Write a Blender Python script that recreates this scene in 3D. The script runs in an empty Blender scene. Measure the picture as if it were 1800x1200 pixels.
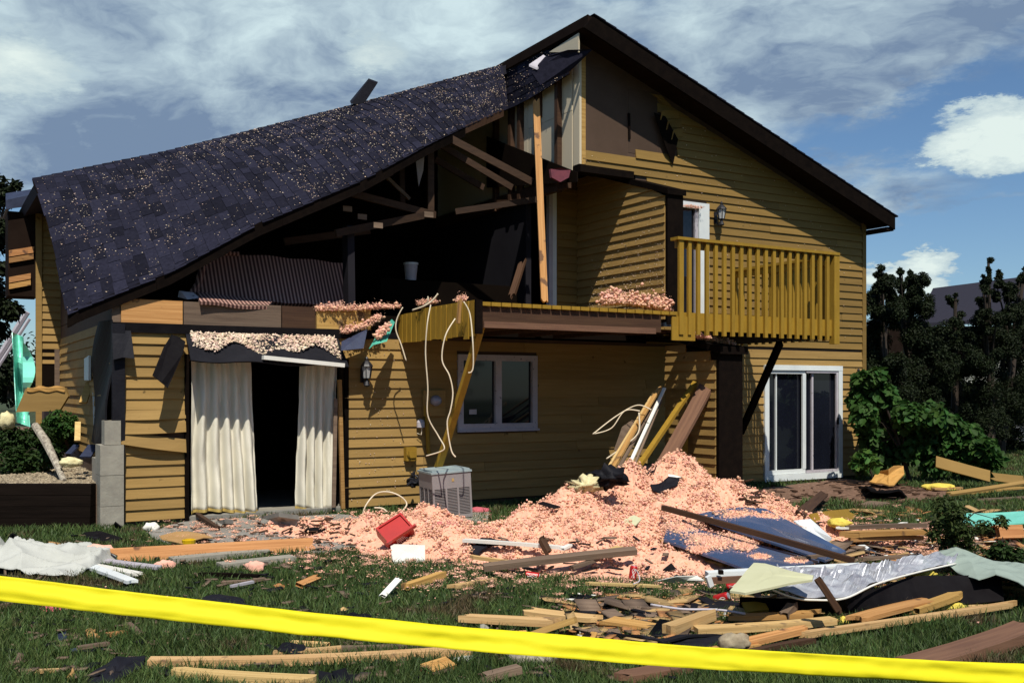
import bpy, math, random
import numpy as np
from mathutils import Vector, Matrix, noise
random.seed(7); rng = np.random.default_rng(11)
sc = bpy.context.scene; COL = sc.collection
# ---------------------------------------------------------------- camera, light, sky
F, HZ, EYE = 1750.0, 685.0, 1.62
cam = bpy.data.objects.new('camera', bpy.data.cameras.new('camera')); COL.objects.link(cam)
cam.data.lens = 35.0; cam.data.sensor_width = 36.0; cam.data.shift_y = (HZ-600)/1800
cam.data.clip_end = 3000; cam.data.clip_start = 0.1
cam.location = (0, 0, EYE); cam.rotation_euler = (math.pi/2, 0, 0); sc.camera = cam
ANG = math.radians(30.7); CU, SU = math.cos(ANG), math.sin(ANG)
def W(s, n, z): return Vector((CU*s-SU*n, SU*s+CU*n, z))
sv = Vector((SU, -CU, 0)) + 0.4*Vector((-CU, -SU, 0)) + Vector((0, 0, 1.6)); sv.normalize()
sun = bpy.data.objects.new('sun', bpy.data.lights.new('sun', 'SUN')); COL.objects.link(sun)
sun.data.energy = 5.0; sun.data.angle = math.radians(0.5); sun.data.color = (1, .94, .84)
sun.rotation_euler = sv.to_track_quat('Z', 'Y').to_euler(); sun.location = (0, -5, 20)
world = bpy.data.worlds.new('World'); sc.world = world; world.use_nodes = True
sc.view_settings.view_transform = 'Standard'; sc.view_settings.look = 'None'
sc.view_settings.exposure = 0.03; sc.view_settings.gamma = 1.0; sc.view_settings.use_curve_mapping = False
sc.cycles.diffuse_bounces = 2
def make_world():
    nt = world.node_tree; N = nt.nodes; L = nt.links; N.clear()
    out = N.new('ShaderNodeOutputWorld'); bg = N.new('ShaderNodeBackground'); L.new(bg.outputs[0], out.inputs[0])
    bg.inputs['Strength'].default_value = 0.05
    sky = N.new('ShaderNodeTexSky'); sky.sky_type = 'NISHITA'; sky.sun_disc = False
    sky.sun_elevation = math.asin(sv.z); sky.sun_rotation = math.atan2(sv.x, sv.y); sky.air_density = 1.0; sky.dust_density = .4; sky.ozone_density = 2.0
    tc = N.new('ShaderNodeTexCoord')
    def vm(op, a, b=None, s=None):
        n = N.new('ShaderNodeVectorMath'); n.operation = op
        for i, v in enumerate((a, b)):
            if v is None: continue
            if isinstance(v, tuple): n.inputs[i].default_value = v
            else: L.new(v, n.inputs[i])
        if s is not None: n.inputs['Scale'].default_value = s
        return n
    def mm(op, a, b=None, c=None, clamp=False):
        n = N.new('ShaderNodeMath'); n.operation = op; n.use_clamp = clamp
        for i, v in enumerate((a, b, c)):
            if v is None: continue
            if isinstance(v, (int, float)): n.inputs[i].default_value = v
            else: L.new(v, n.inputs[i])
        return n.outputs[0]
    def ns(vec, scale, detail, rough, dist=0.):
        n = N.new('ShaderNodeTexNoise'); L.new(vec, n.inputs['Vector']); n.inputs['Scale'].default_value = scale
        n.inputs['Detail'].default_value = detail; n.inputs['Roughness'].default_value = rough; n.inputs['Distortion'].default_value = dist
        return n
    d = tc.outputs['Generated']
    st = vm('MULTIPLY', d, (1, 1, 2.6)).outputs[0]
    warp = ns(st, 2.2, 5, .55)
    wv = vm('SCALE', vm('SUBTRACT', warp.outputs['Color'], (.5, .5, .5)).outputs[0], s=.35).outputs[0]
    p = vm('ADD', st, wv).outputs[0]
    big = ns(vm('ADD', p, (3.1, .3, 1.7)).outputs[0], 1.9, 7, .5).outputs['Fac']
    fine = ns(p, 6.0, 8, .55).outputs['Fac']
    # clouds of the photograph: direction, angular size, weight
    wd = vm('NORMALIZE', vm('ADD', d, vm('SCALE', vm('SUBTRACT', fine_c := ns(st, 8, 9, .68).outputs['Color'], (.5, .5, .5)).outputs[0], s=.13).outputs[0]).outputs[0]).outputs[0]
    def blob(px, py, rx, ry, k):
        v = Vector(((px-900)/F, 1, (HZ-py)/F)).normalized()
        df = vm('SUBTRACT', wd, tuple(v)).outputs[0]
        sc_ = vm('MULTIPLY', df, (F/rx, F/rx, F/ry)).outputs[0]
        ln = vm('LENGTH', sc_).outputs['Value']
        return mm('MULTIPLY', mm('SUBTRACT', 1.0, mm('SMOOTHSTEP', .35, 1.0, ln) if False else mm('MULTIPLY', ln, .85), clamp=True), k)
    tot = None
    for b in [(60, 60, 330, 260, .55), (430, 90, 420, 160, .75), (250, 240, 330, 120, .4), (760, 60, 330, 160, .35), (1250, 60, 330, 170, .55), (1650, 40, 420, 110, .55), (1450, 300, 300, 90, .32), (1580, 345, 300, 70, .5), (1350, 190, 260, 70, .35), (1500, 120, 200, 60, .35), (900, 30, 200, 70, .4), (640, 200, 200, 60, .25), (1740, 470, 90, 20, .25), (1760, 375, 160, 18, .2)]:
        r = blob(*b); tot = r if tot is None else mm('ADD', tot, r)
    soft = mm('ADD', mm('ADD', mm('MULTIPLY', big, .95), mm('MULTIPLY', fine, .5)), mm('MULTIPLY', tot, .85))
    mr = N.new('ShaderNodeMapRange'); mr.interpolation_type = 'SMOOTHSTEP'; L.new(soft, mr.inputs[0]); mr.inputs[1].default_value = .80; mr.inputs[2].default_value = 1.12
    cum = None
    for b in [(1760, 243, 112, 62, 1.), (1700, 262, 66, 34, .9), (1620, 478, 50, 40, 1.), (1552, 503, 62, 30, .9), (20, 110, 110, 80, .8), (655, 112, 80, 50, .55)]:
        r = blob(*b); cum = r if cum is None else mm('MAXIMUM', cum, r)
    cm = N.new('ShaderNodeMapRange'); cm.interpolation_type = 'SMOOTHSTEP'; L.new(cum, cm.inputs[0]); cm.inputs[1].default_value = .14; cm.inputs[2].default_value = .36
    # cloud colour: bright crowns, grey bellies
    shade = ns(vm('ADD', p, (7.7, 1.2, 4.4)).outputs[0], 3.4, 8, .6).outputs['Fac']
    cr = N.new('ShaderNodeValToRGB'); L.new(shade, cr.inputs[0])
    cr.color_ramp.elements[0].position = .41; cr.color_ramp.elements[0].color = (3.6, 5.2, 7.8, 1)
    cr.color_ramp.elements[1].position = .60; cr.color_ramp.elements[1].color = (12.4, 15.4, 16.2, 1)
    base = N.new('ShaderNodeMixRGB'); base.blend_type = 'MULTIPLY'; base.inputs[0].default_value = 1; L.new(sky.outputs[0], base.inputs[1]); base.inputs[2].default_value = (1.3, 1.6, 1.85, 1)
    m1 = N.new('ShaderNodeMixRGB'); L.new(mr.outputs[0], m1.inputs[0]); L.new(base.outputs[0], m1.inputs[1]); L.new(cr.outputs[0], m1.inputs[2])
    cr2 = N.new('ShaderNodeValToRGB'); L.new(cum, cr2.inputs[0]); e = cr2.color_ramp.elements
    e[0].position = .2; e[0].color = (8.5, 11., 12.4, 1); e[1].position = .75; e[1].color = (15, 17.2, 16.5, 1)
    m2 = N.new('ShaderNodeMixRGB'); L.new(cm.outputs[0], m2.inputs[0]); L.new(m1.outputs[0], m2.inputs[1]); L.new(cr2.outputs[0], m2.inputs[2])
    L.new(m2.outputs[0], bg.inputs['Color'])
make_world()

# ---------------------------------------------------------------- pixel helpers (photograph 1800x1200)
def SP(px, py, n):
    t = (px-900)/F; s = n*(SU+CU*t)/(CU-SU*t); Y = SU*s+CU*n
    return (s, n, EYE+(HZ-py)/F*Y)
def NP(px, py, s):                      # on the plane s = const (walls running back)
    t = (px-900)/F; r = (SU+CU*t)/(CU-SU*t); n = s/r; Y = SU*s+CU*n
    return (s, n, EYE+(HZ-py)/F*Y)
def DP(px, py, Y): return Vector(((px-900)/F*Y, Y, EYE+(HZ-py)/F*Y))
BUMPS = [(2.15, 13.0, .82, .6, .7), (1.45, 12.4, .70, .5, .5), (2.8, 12.2, .52, .65, .7), (.75, 11.7, .50, .5, .5), (.35, 11.2, .34, .5, .5), (1.3, 10.4, .38, 1.3, 1.0), (2.2, 11.1, .52, 1.05, .85),
         (-1.25, 10.9, .27, .85, .6), (-2.3, 11.4, .16, .75, .5), (-1.0, 11.9, .28, .45, .4), (-.5, 10.0, .23, .9, .6), (3.2, 10.5, .22, .8, .65), (1.3, 9.1, .18, 1.4, .65), (.3, 9.8, .20, .9, .6)]
def HP(x, y):
    h = 0*x
    for bx, by, a, sx, sy in BUMPS: h = h + (a*np.exp(-((x-bx)/sx)**2-((y-by)/sy)**2))**1.6
    return np.maximum(h**(1/1.6)-.05, 0)
def HS(x, y):
    h = 0.
    for bx, by, a, sx, sy in BUMPS:
        e = ((x-bx)/sx)**2+((y-by)/sy)**2
        if e < 12: h += (a*math.exp(-e))**1.6
    return max(h**(1/1.6)-.05, 0) if h > 0 else 0.
def G(px, py, dz=0.):                   # where the sight line meets the ground or the pile
    Y = 4.5; k = (px-900)/F; m = (HZ-py)/F
    while Y < 60:
        z = EYE+m*Y
        if z-dz < 1.05:
            if z <= dz+(HS(k*Y, Y) if 6 < Y < 16 else 0): break
            Y += .012
        else: Y = min((1.04+dz-EYE)/m, 60) if m < 0 and (1.04+dz-EYE)/m > Y else Y+.05
    return Vector((k*Y, Y, z))
def vnoise(x, y, f, seed=0):
    x = x*f+seed*17.3; y = y*f+seed*9.1; xi = np.floor(x).astype(int); yi = np.floor(y).astype(int); fx = x-xi; fy = y-yi
    fx = fx*fx*(3-2*fx); fy = fy*fy*(3-2*fy)
    def h(a, b):
        v = np.sin(a*127.1+b*311.7+seed*74.7)*43758.5453; return v-np.floor(v)
    return (h(xi, yi)*(1-fx)+h(xi+1, yi)*fx)*(1-fy)+(h(xi, yi+1)*(1-fx)+h(xi+1, yi+1)*fx)*fy

# ---------------------------------------------------------------- materials
def new_mat(name):
    m = bpy.data.materials.new(name); m.use_nodes = True; nt = m.node_tree
    return m, nt, nt.nodes['Principled BSDF']
MATS = {}
def mat(name, c1, c2=None, rough=.8, scale=6., stretch=(1, 1, 1), rnd=.12, bump=.15, bscale=None, detail=6, metal=0., island=False, spec=.3, streak=None, sheen=0., transl=0., spots=None, hue=None):
    """two-tone noise, per-object (or per-island) brightness and optional hue drift, fine bump"""
    m, nt, bs = new_mat(name); N = nt.nodes; L = nt.links; c2 = c2 or tuple(x*.7 for x in c1)
    tc = N.new('ShaderNodeTexCoord'); oi = N.new('ShaderNodeObjectInfo'); mp = N.new('ShaderNodeVectorMath'); mp.operation = 'MULTIPLY'; mp.inputs[1].default_value = stretch
    ad = N.new('ShaderNodeVectorMath'); ad.operation = 'ADD'; L.new(tc.outputs['Object'], ad.inputs[0])
    rs = N.new('ShaderNodeMath'); rs.operation = 'MULTIPLY'; rs.inputs[1].default_value = 31.; L.new(oi.outputs['Random'], rs.inputs[0]); L.new(rs.outputs[0], ad.inputs[1])
    L.new(ad.outputs[0], mp.inputs[0])
    n = N.new('ShaderNodeTexNoise'); n.inputs['Scale'].default_value = scale; n.inputs['Detail'].default_value = detail; n.inputs['Roughness'].default_value = .62; L.new(mp.outputs[0], n.inputs['Vector'])
    cr = N.new('ShaderNodeValToRGB'); cr.color_ramp.elements[0].position = .32; cr.color_ramp.elements[1].position = .68
    cr.color_ramp.elements[0].color = (*c2, 1); cr.color_ramp.elements[1].color = (*c1, 1); L.new(n.outputs['Fac'], cr.inputs[0])
    col = cr.outputs[0]
    if spots:
        v = N.new('ShaderNodeTexNoise'); v.inputs['Scale'].default_value = spots[1]; v.inputs['Detail'].default_value = 3; L.new(ad.outputs[0], v.inputs['Vector'])
        r2 = N.new('ShaderNodeMapRange'); r2.inputs[1].default_value = spots[2]; r2.inputs[2].default_value = spots[2]+.06; L.new(v.outputs['Fac'], r2.inputs[0])
        mx = N.new('ShaderNodeMixRGB'); L.new(r2.outputs[0], mx.inputs[0]); L.new(col, mx.inputs[1]); mx.inputs[2].default_value = (*spots[0], 1); col = mx.outputs[0]
    hs = N.new('ShaderNodeHueSaturation'); L.new(col, hs.inputs['Color'])
    src = oi.outputs['Random']
    if island: src = N.new('ShaderNodeNewGeometry').outputs['Random Per Island']
    r = N.new('ShaderNodeMapRange'); r.inputs[3].default_value = 1-rnd; r.inputs[4].default_value = 1+rnd; L.new(src, r.inputs[0]); L.new(r.outputs[0], hs.inputs['Value'])
    if hue:
        w = N.new('ShaderNodeTexWhiteNoise'); w.noise_dimensions = '1D'; L.new(src, w.inputs['W'])
        r3 = N.new('ShaderNodeMapRange'); r3.inputs[3].default_value = .5-hue; r3.inputs[4].default_value = .5+hue; L.new(w.outputs['Value'], r3.inputs[0]); L.new(r3.outputs[0], hs.inputs['Hue'])
    L.new(hs.outputs[0], bs.inputs['Base Color']); bs.inputs['Roughness'].default_value = rough; bs.inputs['Metallic'].default_value = metal
    bs.inputs['Specular IOR Level'].default_value = spec
    if bump:
        b = N.new('ShaderNodeBump'); b.inputs['Strength'].default_value = bump; b.inputs['Distance'].default_value = .01
        nb = N.new('ShaderNodeTexNoise'); nb.inputs['Scale'].default_value = bscale or scale*5; nb.inputs['Detail'].default_value = 5; L.new(mp.outputs[0], nb.inputs['Vector'])
        L.new(nb.outputs['Fac'], b.inputs['Height']); L.new(b.outputs[0], bs.inputs['Normal'])
    if transl:
        t = N.new('ShaderNodeBsdfTranslucent'); L.new(hs.outputs[0], t.inputs['Color']); mx = N.new('ShaderNodeMixShader'); mx.inputs[0].default_value = transl
        L.new(bs.outputs[0], mx.inputs[1]); L.new(t.outputs[0], mx.inputs[2]); L.new(mx.outputs[0], nt.nodes['Material Output'].inputs[0])
    MATS[name] = m; return m
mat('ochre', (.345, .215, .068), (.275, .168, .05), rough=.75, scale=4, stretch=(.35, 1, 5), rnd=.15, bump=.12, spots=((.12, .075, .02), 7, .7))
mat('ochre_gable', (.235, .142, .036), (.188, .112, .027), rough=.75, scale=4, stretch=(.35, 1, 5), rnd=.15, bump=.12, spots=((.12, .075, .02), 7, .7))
mat('ochre_bright', (.33, .195, .018), (.26, .15, .013), rough=.7, scale=3, stretch=(5, 5, 1), rnd=.07, bump=.1)
mat('fresh_wood', (.52, .29, .10), (.33, .16, .045), scale=7, stretch=(.14, 6, 6), rnd=.28, bump=.3, hue=.015, spots=((.14, .075, .035), 5, .62))
mat('pale_wood', (.62, .43, .19), (.44, .27, .10), scale=7, stretch=(.14, 6, 6), rnd=.22, bump=.3, hue=.01, spots=((.22, .14, .07), 5, .63))
mat('grey_wood', (.2, .14, .095), (.12, .08, .055), scale=5, stretch=(.25, 5, 5), rnd=.2, bump=.3)
mat('brown_wood', (.085, .042, .02), (.045, .02, .01), scale=5, stretch=(.25, 5, 5), rnd=.2, bump=.25)
mat('shaded_truss_wood', (.05, .026, .013), (.028, .014, .007), scale=5, stretch=(.25, 5, 5), rnd=.2, bump=.25)  # copy of brown wood, darkened to put the attic shade into its colour
mat('brown_stain', (.2, .105, .06), (.13, .065, .04), scale=5, stretch=(.3, 5, 5), rnd=.1, bump=.2)
mat('sheathing', (.085, .052, .034), (.07, .042, .026), scale=3, rnd=.1, bump=.2, bscale=60)
mat('tar_paper', (.009, .008, .009), (.005, .004, .005), rough=.8, spec=.08, scale=6, rnd=.2, bump=.3)
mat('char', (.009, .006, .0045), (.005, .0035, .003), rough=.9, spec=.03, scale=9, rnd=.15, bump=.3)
mat('soffit', (.018, .011, .008), (.012, .007, .005), rough=.9, spec=.05, scale=4, rnd=.1)
mat('shingle', (.018, .018, .031), (.010, .010, .018), rough=.9, scale=22, rnd=.45, bump=.6, bscale=120, spec=.08)
mat('shingle_field', (.018, .018, .031), (.010, .010, .018), rough=.9, scale=22, rnd=.45, bump=.6, bscale=120, island=True, spec=.08)
mat('far_shingle', (.02, .019, .03), (.012, .011, .018), rough=.9, scale=18, stretch=(1, 1, 4), rnd=.3, island=True)
mat('drywall', (.62, .54, .39), (.58, .5, .35), rough=.9, scale=1.5, rnd=.05, bump=.03)
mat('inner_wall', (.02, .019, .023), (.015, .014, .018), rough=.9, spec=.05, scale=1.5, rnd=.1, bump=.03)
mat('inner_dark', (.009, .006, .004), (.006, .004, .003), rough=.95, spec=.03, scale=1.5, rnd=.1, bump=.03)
mat('white_paint', (.72, .76, .74), (.62, .66, .66), rough=.45, scale=3, rnd=.05, bump=.05)
mat('dull_white', (.5, .47, .5), (.4, .37, .4), rough=.6, scale=5, rnd=.06, bump=.05, spots=((.1, .09, .1), 22, .66))
mat('white_plastic', (.8, .79, .72), (.72, .7, .62), rough=.5, scale=3, rnd=.05, bump=.03)
mat('curtain', (.84, .8, .67), (.76, .72, .58), rough=.9, scale=2, stretch=(1, 1, .3), rnd=.03, bump=.1, bscale=60, transl=.12)
mat('hem_gold', (.55, .4, .12), rough=.9)
mat('cloth_white', (.6, .61, .55), (.5, .51, .46), rough=.9, scale=4, bump=.2, transl=.08)
mat('concrete', (.33, .31, .25), (.25, .23, .19), scale=8, rnd=.08, bump=.3, bscale=40, spots=((.2, .19, .15), 12, .68))
mat('patio', (.27, .26, .23), (.19, .18, .155), scale=5, rnd=.06, bump=.3, bscale=60, spots=((.1, .09, .07), 7, .62))
mat('timber_dark', (.012, .008, .006), (.006, .004, .003), spec=.05, scale=4, stretch=(.3, 4, 4), rnd=.3, bump=.3)
mat('insulation', (.78, .44, .30), (.66, .34, .23), rough=1, scale=16, rnd=.1, bump=.4, bscale=60, spec=.0)
mat('fluff', (.84, .50, .35), (.75, .41, .28), rough=1, scale=5, rnd=.16, bump=0, bscale=70, island=True, spec=.0, hue=.02)
mat('fleck', (.8, .66, .52), (.6, .42, .3), rough=1, scale=4, rnd=.4, bump=0, island=True, spec=0, hue=.03)
mat('cream_fluff', (.75, .7, .42), (.6, .52, .28), rough=1, scale=20, rnd=.1, bump=.8, spec=0)
mat('yellow_fluff', (.75, .62, .12), (.6, .46, .08), rough=1, scale=20, rnd=.1, bump=.8, spec=0)
mat('soil', (.2, .115, .075), (.13, .075, .048), scale=6, rnd=0, bump=.5, bscale=50, spots=((.33, .2, .14), 16, .6))
mat('gravel', (.36, .3, .2), (.22, .17, .11), scale=20, rnd=.4, island=True, bump=.2)
mat('ac_metal', (.27, .245, .24), (.23, .21, .205), rough=.5, scale=5, rnd=.03, bump=.05)
mat('ac_dark', (.03, .028, .03), rough=.7)
mat('ac_top', (.3, .38, .38), (.22, .26, .27), rough=.5, scale=6)
mat('black_metal', (.012, .012, .016), (.02, .02, .024), rough=.45, scale=9, bump=.05)
mat('black_sheet', (.011, .011, .015), (.006, .006, .009), rough=.65, spec=.15, scale=5, bump=.4, rnd=.3)
mat('blue_black', (.035, .045, .085), (.02, .025, .05), rough=.6, scale=6, bump=.3)
mat('blue_panel', (.06, .10, .2), (.045, .075, .15), rough=.12, scale=2, bump=.05, spec=.6)
mat('teal', (.25, .8, .62), (.18, .62, .5), rough=.35, scale=2, bump=.1, spec=.6)
mat('teal_dull', (.08, .42, .3), (.06, .3, .22), rough=.6, scale=5)
mat('sage', (.56, .56, .36), (.5, .5, .31), rough=.8, scale=3, rnd=.02, bump=.05)
mat('tarp_grey', (.27, .33, .28), (.22, .27, .23), rough=.7, scale=3, bump=.15)
mat('foil', (.62, .64, .66), (.3, .3, .34), rough=.38, scale=4, stretch=(1, 3, 3), metal=.35, bump=.5, bscale=9)
mat('red', (.42, .012, .008), (.32, .008, .006), rough=.4, scale=4, bump=.03, spec=.5)
mat('can_red', (.5, .02, .02), (.42, .015, .015), rough=.3, scale=4, bump=0, metal=.2)
mat('pink_dark', (.13, .03, .04), (.08, .02, .03), rough=.9, scale=9, bump=.3)
mat('pink', (.62, .16, .18), (.5, .1, .13), rough=.9, scale=9, bump=.3)
mat('yellow_plastic', (.75, .5, .01), (.68, .42, .01), rough=.4, bump=0)
mat('plywood', (.55, .31, .09), (.46, .24, .06), rough=.8, scale=4, stretch=(.4, 3, 3), rnd=.12, bump=.1, spots=((.2, .1, .03), 11, .72))
mat('cardboard', (.42, .25, .1), (.36, .2, .07), rough=.85, scale=4, rnd=.05)
mat('cable_white', (.72, .62, .45), (.62, .52, .36), rough=.5, bump=0)
mat('tape_yellow', (.86, .78, .02), (.82, .74, .015), rough=.6, scale=2, stretch=(.4, 4, 4), rnd=0, bump=.1, bscale=4, transl=.2, spec=.15)
mat('birch', (.5, .46, .36), (.13, .1, .08), scale=9, stretch=(3, 3, 1), bump=.3)
mat('bark', (.05, .035, .025), (.03, .022, .016), scale=9, stretch=(4, 4, 1), bump=.5)
mat('meter_glass', (.35, .34, .4), (.25, .24, .3), rough=.15, bump=0, spec=.8)
mat('lamp_glass', (.6, .62, .6), (.5, .5, .5), rough=.25, bump=0, spec=.6, transl=.3)
mat('pane', (.006, .007, .012), (.01, .012, .02), rough=.04, scale=1, bump=0, spec=.5, rnd=.2)
mat('car_silver', (.4, .42, .47), (.36, .38, .43), rough=.25, metal=.5, bump=0)
mat('rubber', (.012, .012, .012), rough=.8)
mat('brick_grey', (.16, .14, .14), (.11, .095, .095), scale=12, bump=.3)
mat('neighbour_white', (.6, .6, .52), (.5, .5, .44), scale=3)
def leafmat(name, c, rnd=.35, tr=.3, hue=.02):
    return mat(name, c, tuple(x*.75 for x in c), rough=.6, scale=3, rnd=rnd, bump=0, island=True, hue=hue, transl=tr, spec=.15)
leafmat('leaf_dark', (.014, .022, .007), tr=.15); leafmat('leaf_mid', (.042, .10, .02)); leafmat('leaf_bed', (.03, .06, .015)); mat('grassblade', (.095, .145, .04), (.055, .09, .024), rough=.55, scale=.9, rnd=.5, bump=0, island=True, hue=.03, transl=.3, spec=.25, spots=((.11, .085, .04), 1.6, .6))
leafmat('leaf_olive', (.05, .075, .02))  # lighter olive leaf tone for the uprooted bush
leafmat('vine', (.07, .15, .03))
# striped upholstery
def stripes():
    m, nt, bs = new_mat('striped_cloth'); N = nt.nodes; L = nt.links
    tc = N.new('ShaderNodeTexCoord'); sx = N.new('ShaderNodeSeparateXYZ'); L.new(tc.outputs['Object'], sx.inputs[0])
    a = N.new('ShaderNodeMath'); a.operation = 'MULTIPLY'; a.inputs[1].default_value = 2*math.pi/.052; L.new(sx.outputs[0], a.inputs[0])
    b = N.new('ShaderNodeMath'); b.operation = 'SINE'; L.new(a.outputs[0], b.inputs[0])
    r = N.new('ShaderNodeValToRGB'); e = r.color_ramp.elements; e[0].position = .45; e[0].color = (.075, .03, .024, 1); e[1].position = .8; e[1].color = (.42, .24, .19, 1)
    mr = N.new('ShaderNodeMapRange'); mr.inputs[1].default_value = -1; L.new(b.outputs[0], mr.inputs[0]); L.new(mr.outputs[0], r.inputs[0])
    L.new(r.outputs[0], bs.inputs['Base Color']); bs.inputs['Roughness'].default_value = .95; MATS['striped_cloth'] = m
stripes()
def ground_mat():
    m, nt, bs = new_mat('lawn_soil'); N = nt.nodes; L = nt.links
    tc = N.new('ShaderNodeTexCoord'); n = N.new('ShaderNodeTexNoise'); n.inputs['Scale'].default_value = 1.3; n.inputs['Detail'].default_value = 9; n.inputs['Roughness'].default_value = .7; L.new(tc.outputs['Object'], n.inputs['Vector'])
    r = N.new('ShaderNodeValToRGB'); e = r.color_ramp.elements; e[0].position = .35; e[0].color = (.018, .022, .008, 1); e[1].position = .7; e[1].color = (.045, .075, .018, 1); L.new(n.outputs['Fac'], r.inputs[0])
    L.new(r.outputs[0], bs.inputs['Base Color']); bs.inputs['Roughness'].default_value = 1
    b = N.new('ShaderNodeBump'); b.inputs['Strength'].default_value = .6; b.inputs['Distance'].default_value = .05; n2 = N.new('ShaderNodeTexNoise'); n2.inputs['Scale'].default_value = 30; L.new(tc.outputs['Object'], n2.inputs['Vector']); L.new(n2.outputs['Fac'], b.inputs['Height']); L.new(b.outputs[0], bs.inputs['Normal'])
    MATS['lawn_soil'] = m
ground_mat()
def drawer_mat():   # panel with printed nothing: reserved plain
    pass

# ---------------------------------------------------------------- mesh helpers
FR = {}
def tagit(o, label=None, cat=None, group=None, kind=None):
    if label: o['label'] = label
    if cat: o['category'] = cat
    if group: o['group'] = group
    if kind: o['kind'] = kind
    return o
class MB:
    def __init__(s): s.v = []; s.f = []
    def add(s, vs, fs):
        k = len(s.v); s.v += [tuple(v) for v in vs]; s.f += [tuple(i+k for i in f) for f in fs]; return s
    def hexa(s, c):   # 8 corners: bottom 4 ccw, top 4 ccw
        return s.add(c, [(3, 2, 1, 0), (4, 5, 6, 7), (0, 1, 5, 4), (1, 2, 6, 5), (2, 3, 7, 6), (3, 0, 4, 7)])
    def box(s, x0, x1, y0, y1, z0, z1):
        return s.hexa([(x0, y0, z0), (x1, y0, z0), (x1, y1, z0), (x0, y1, z0), (x0, y0, z1), (x1, y0, z1), (x1, y1, z1), (x0, y1, z1)])
    def beam(s, a, b, w, h, up=(0, 0, 1)):
        a = Vector(a); b = Vector(b); d = (b-a).normalized(); up = Vector(up); x = d.cross(up)
        if x.length < 1e-4: x = d.cross(Vector((0, 1, 0)))
        x.normalize(); y = x.cross(d).normalized(); x = x*w/2; y = y*h/2
        return s.hexa([a-x-y, a+x-y, b+x-y, b-x-y, a-x+y, a+x+y, b+x+y, b-x+y])
    def prism(s, poly, d):   # extrude polygon by vector d
        n = len(poly); d = Vector(d); P = [Vector(p) for p in poly]
        return s.add(P+[p+d for p in P], [tuple(range(n))[::-1], tuple(range(n, 2*n))]+[(i, (i+1) % n, n+(i+1) % n, n+i) for i in range(n)])
    def tube(s, pts, r, k=6):
        pts = [Vector(p) for p in pts]; vs = []; fs = []; px = None
        for i, p in enumerate(pts):
            d = (pts[min(i+1, len(pts)-1)]-pts[max(i-1, 0)]).normalized(); x = d.orthogonal().normalized() if px is None else (px-d*px.dot(d)).normalized(); px = x; y = d.cross(x)
            rr = r[i] if isinstance(r, (list, tuple)) else r
            for j in range(k): a = 2*math.pi*j/k; vs.append(p+(x*math.cos(a)+y*math.sin(a))*rr)
        for i in range(len(pts)-1):
            for j in range(k): fs.append((i*k+j, i*k+(j+1) % k, (i+1)*k+(j+1) % k, (i+1)*k+j))
        fs += [tuple(range(k))[::-1], tuple(range((len(pts)-1)*k, len(pts)*k))]
        return s.add(vs, fs)
    def lathe(s, prof, c, k=16, axis=(0, 0, 1)):
        q = Vector(axis).to_track_quat('Z', 'Y'); c = Vector(c); vs = []; fs = []; m = len(prof)
        for r, z in prof:
            for j in range(k): a = 2*math.pi*j/k; vs.append(c+q@Vector((r*math.cos(a), r*math.sin(a), z)))
        for i in range(m-1):
            for j in range(k): fs.append((i*k+j, i*k+(j+1) % k, (i+1)*k+(j+1) % k, (i+1)*k+j))
        fs += [tuple(range(k))[::-1], tuple(range((m-1)*k, m*k))]
        return s.add(vs, fs)
    def grid(s, fn, nu, nv, th=0.):   # fn(u,v)->Vector; thickness adds a back sheet
        P = [[Vector(fn(i/nu, j/nv)) for j in range(nv+1)] for i in range(nu+1)]
        vs = [P[i][j] for i in range(nu+1) for j in range(nv+1)]; idx = lambda i, j: i*(nv+1)+j
        fs = [(idx(i, j), idx(i+1, j), idx(i+1, j+1), idx(i, j+1)) for i in range(nu) for j in range(nv)]
        if th:
            M = len(vs); nr = []
            for i in range(nu+1):
                for j in range(nv+1):
                    a = P[min(i+1, nu)][j]-P[max(i-1, 0)][j]; b = P[i][min(j+1, nv)]-P[i][max(j-1, 0)]; n = a.cross(b)
                    nr.append(n.normalized() if n.length > 1e-9 else Vector((0, 0, 1)))
            vs += [v-n*th for v, n in zip(vs, nr)]; fs += [tuple(k+M for k in f[::-1]) for f in fs[:]]
            bd = [idx(i, 0) for i in range(nu+1)]+[idx(nu, j) for j in range(1, nv+1)]+[idx(i, nv) for i in range(nu-1, -1, -1)]+[idx(0, j) for j in range(nv-1, 0, -1)]
            for a, b in zip(bd, bd[1:]+bd[:1]): fs.append((b, a, a+M, b+M))
        return s.add(vs, fs)
    def build(s, name, m, parent=None, house=False, smooth=False, label=None, cat=None, group=None, kind=None, origin=None):
        A = np.array(s.v, dtype=float)
        c = Vector(((A[:, 0].min()+A[:, 0].max())/2, (A[:, 1].min()+A[:, 1].max())/2, A[:, 2].min())) if origin is None else Vector(origin)
        me = bpy.data.meshes.new(name); me.from_pydata([tuple(r) for r in (A-np.array(c))], [], s.f); me.update()
        me.materials.append(MATS[m] if isinstance(m, str) else m)
        if smooth: me.shade_smooth()
        o = bpy.data.objects.new(name, me); COL.objects.link(o); FR[o.name] = c
        if parent is not None: o.parent = parent; o.location = c-FR[parent.name]
        elif house: o.location = W(*c); o.rotation_euler = (0, 0, ANG)
        else: o.location = c
        return tagit(o, label, cat, group, kind)
def empty(name, c, house=False, label=None, cat=None, group=None):
    o = bpy.data.objects.new(name, None); COL.objects.link(o); c = Vector(c); FR[o.name] = c; o.empty_display_size = .2
    if house: o.location = W(*c); o.rotation_euler = (0, 0, ANG)
    else: o.location = c
    return tagit(o, label, cat, group)
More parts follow.
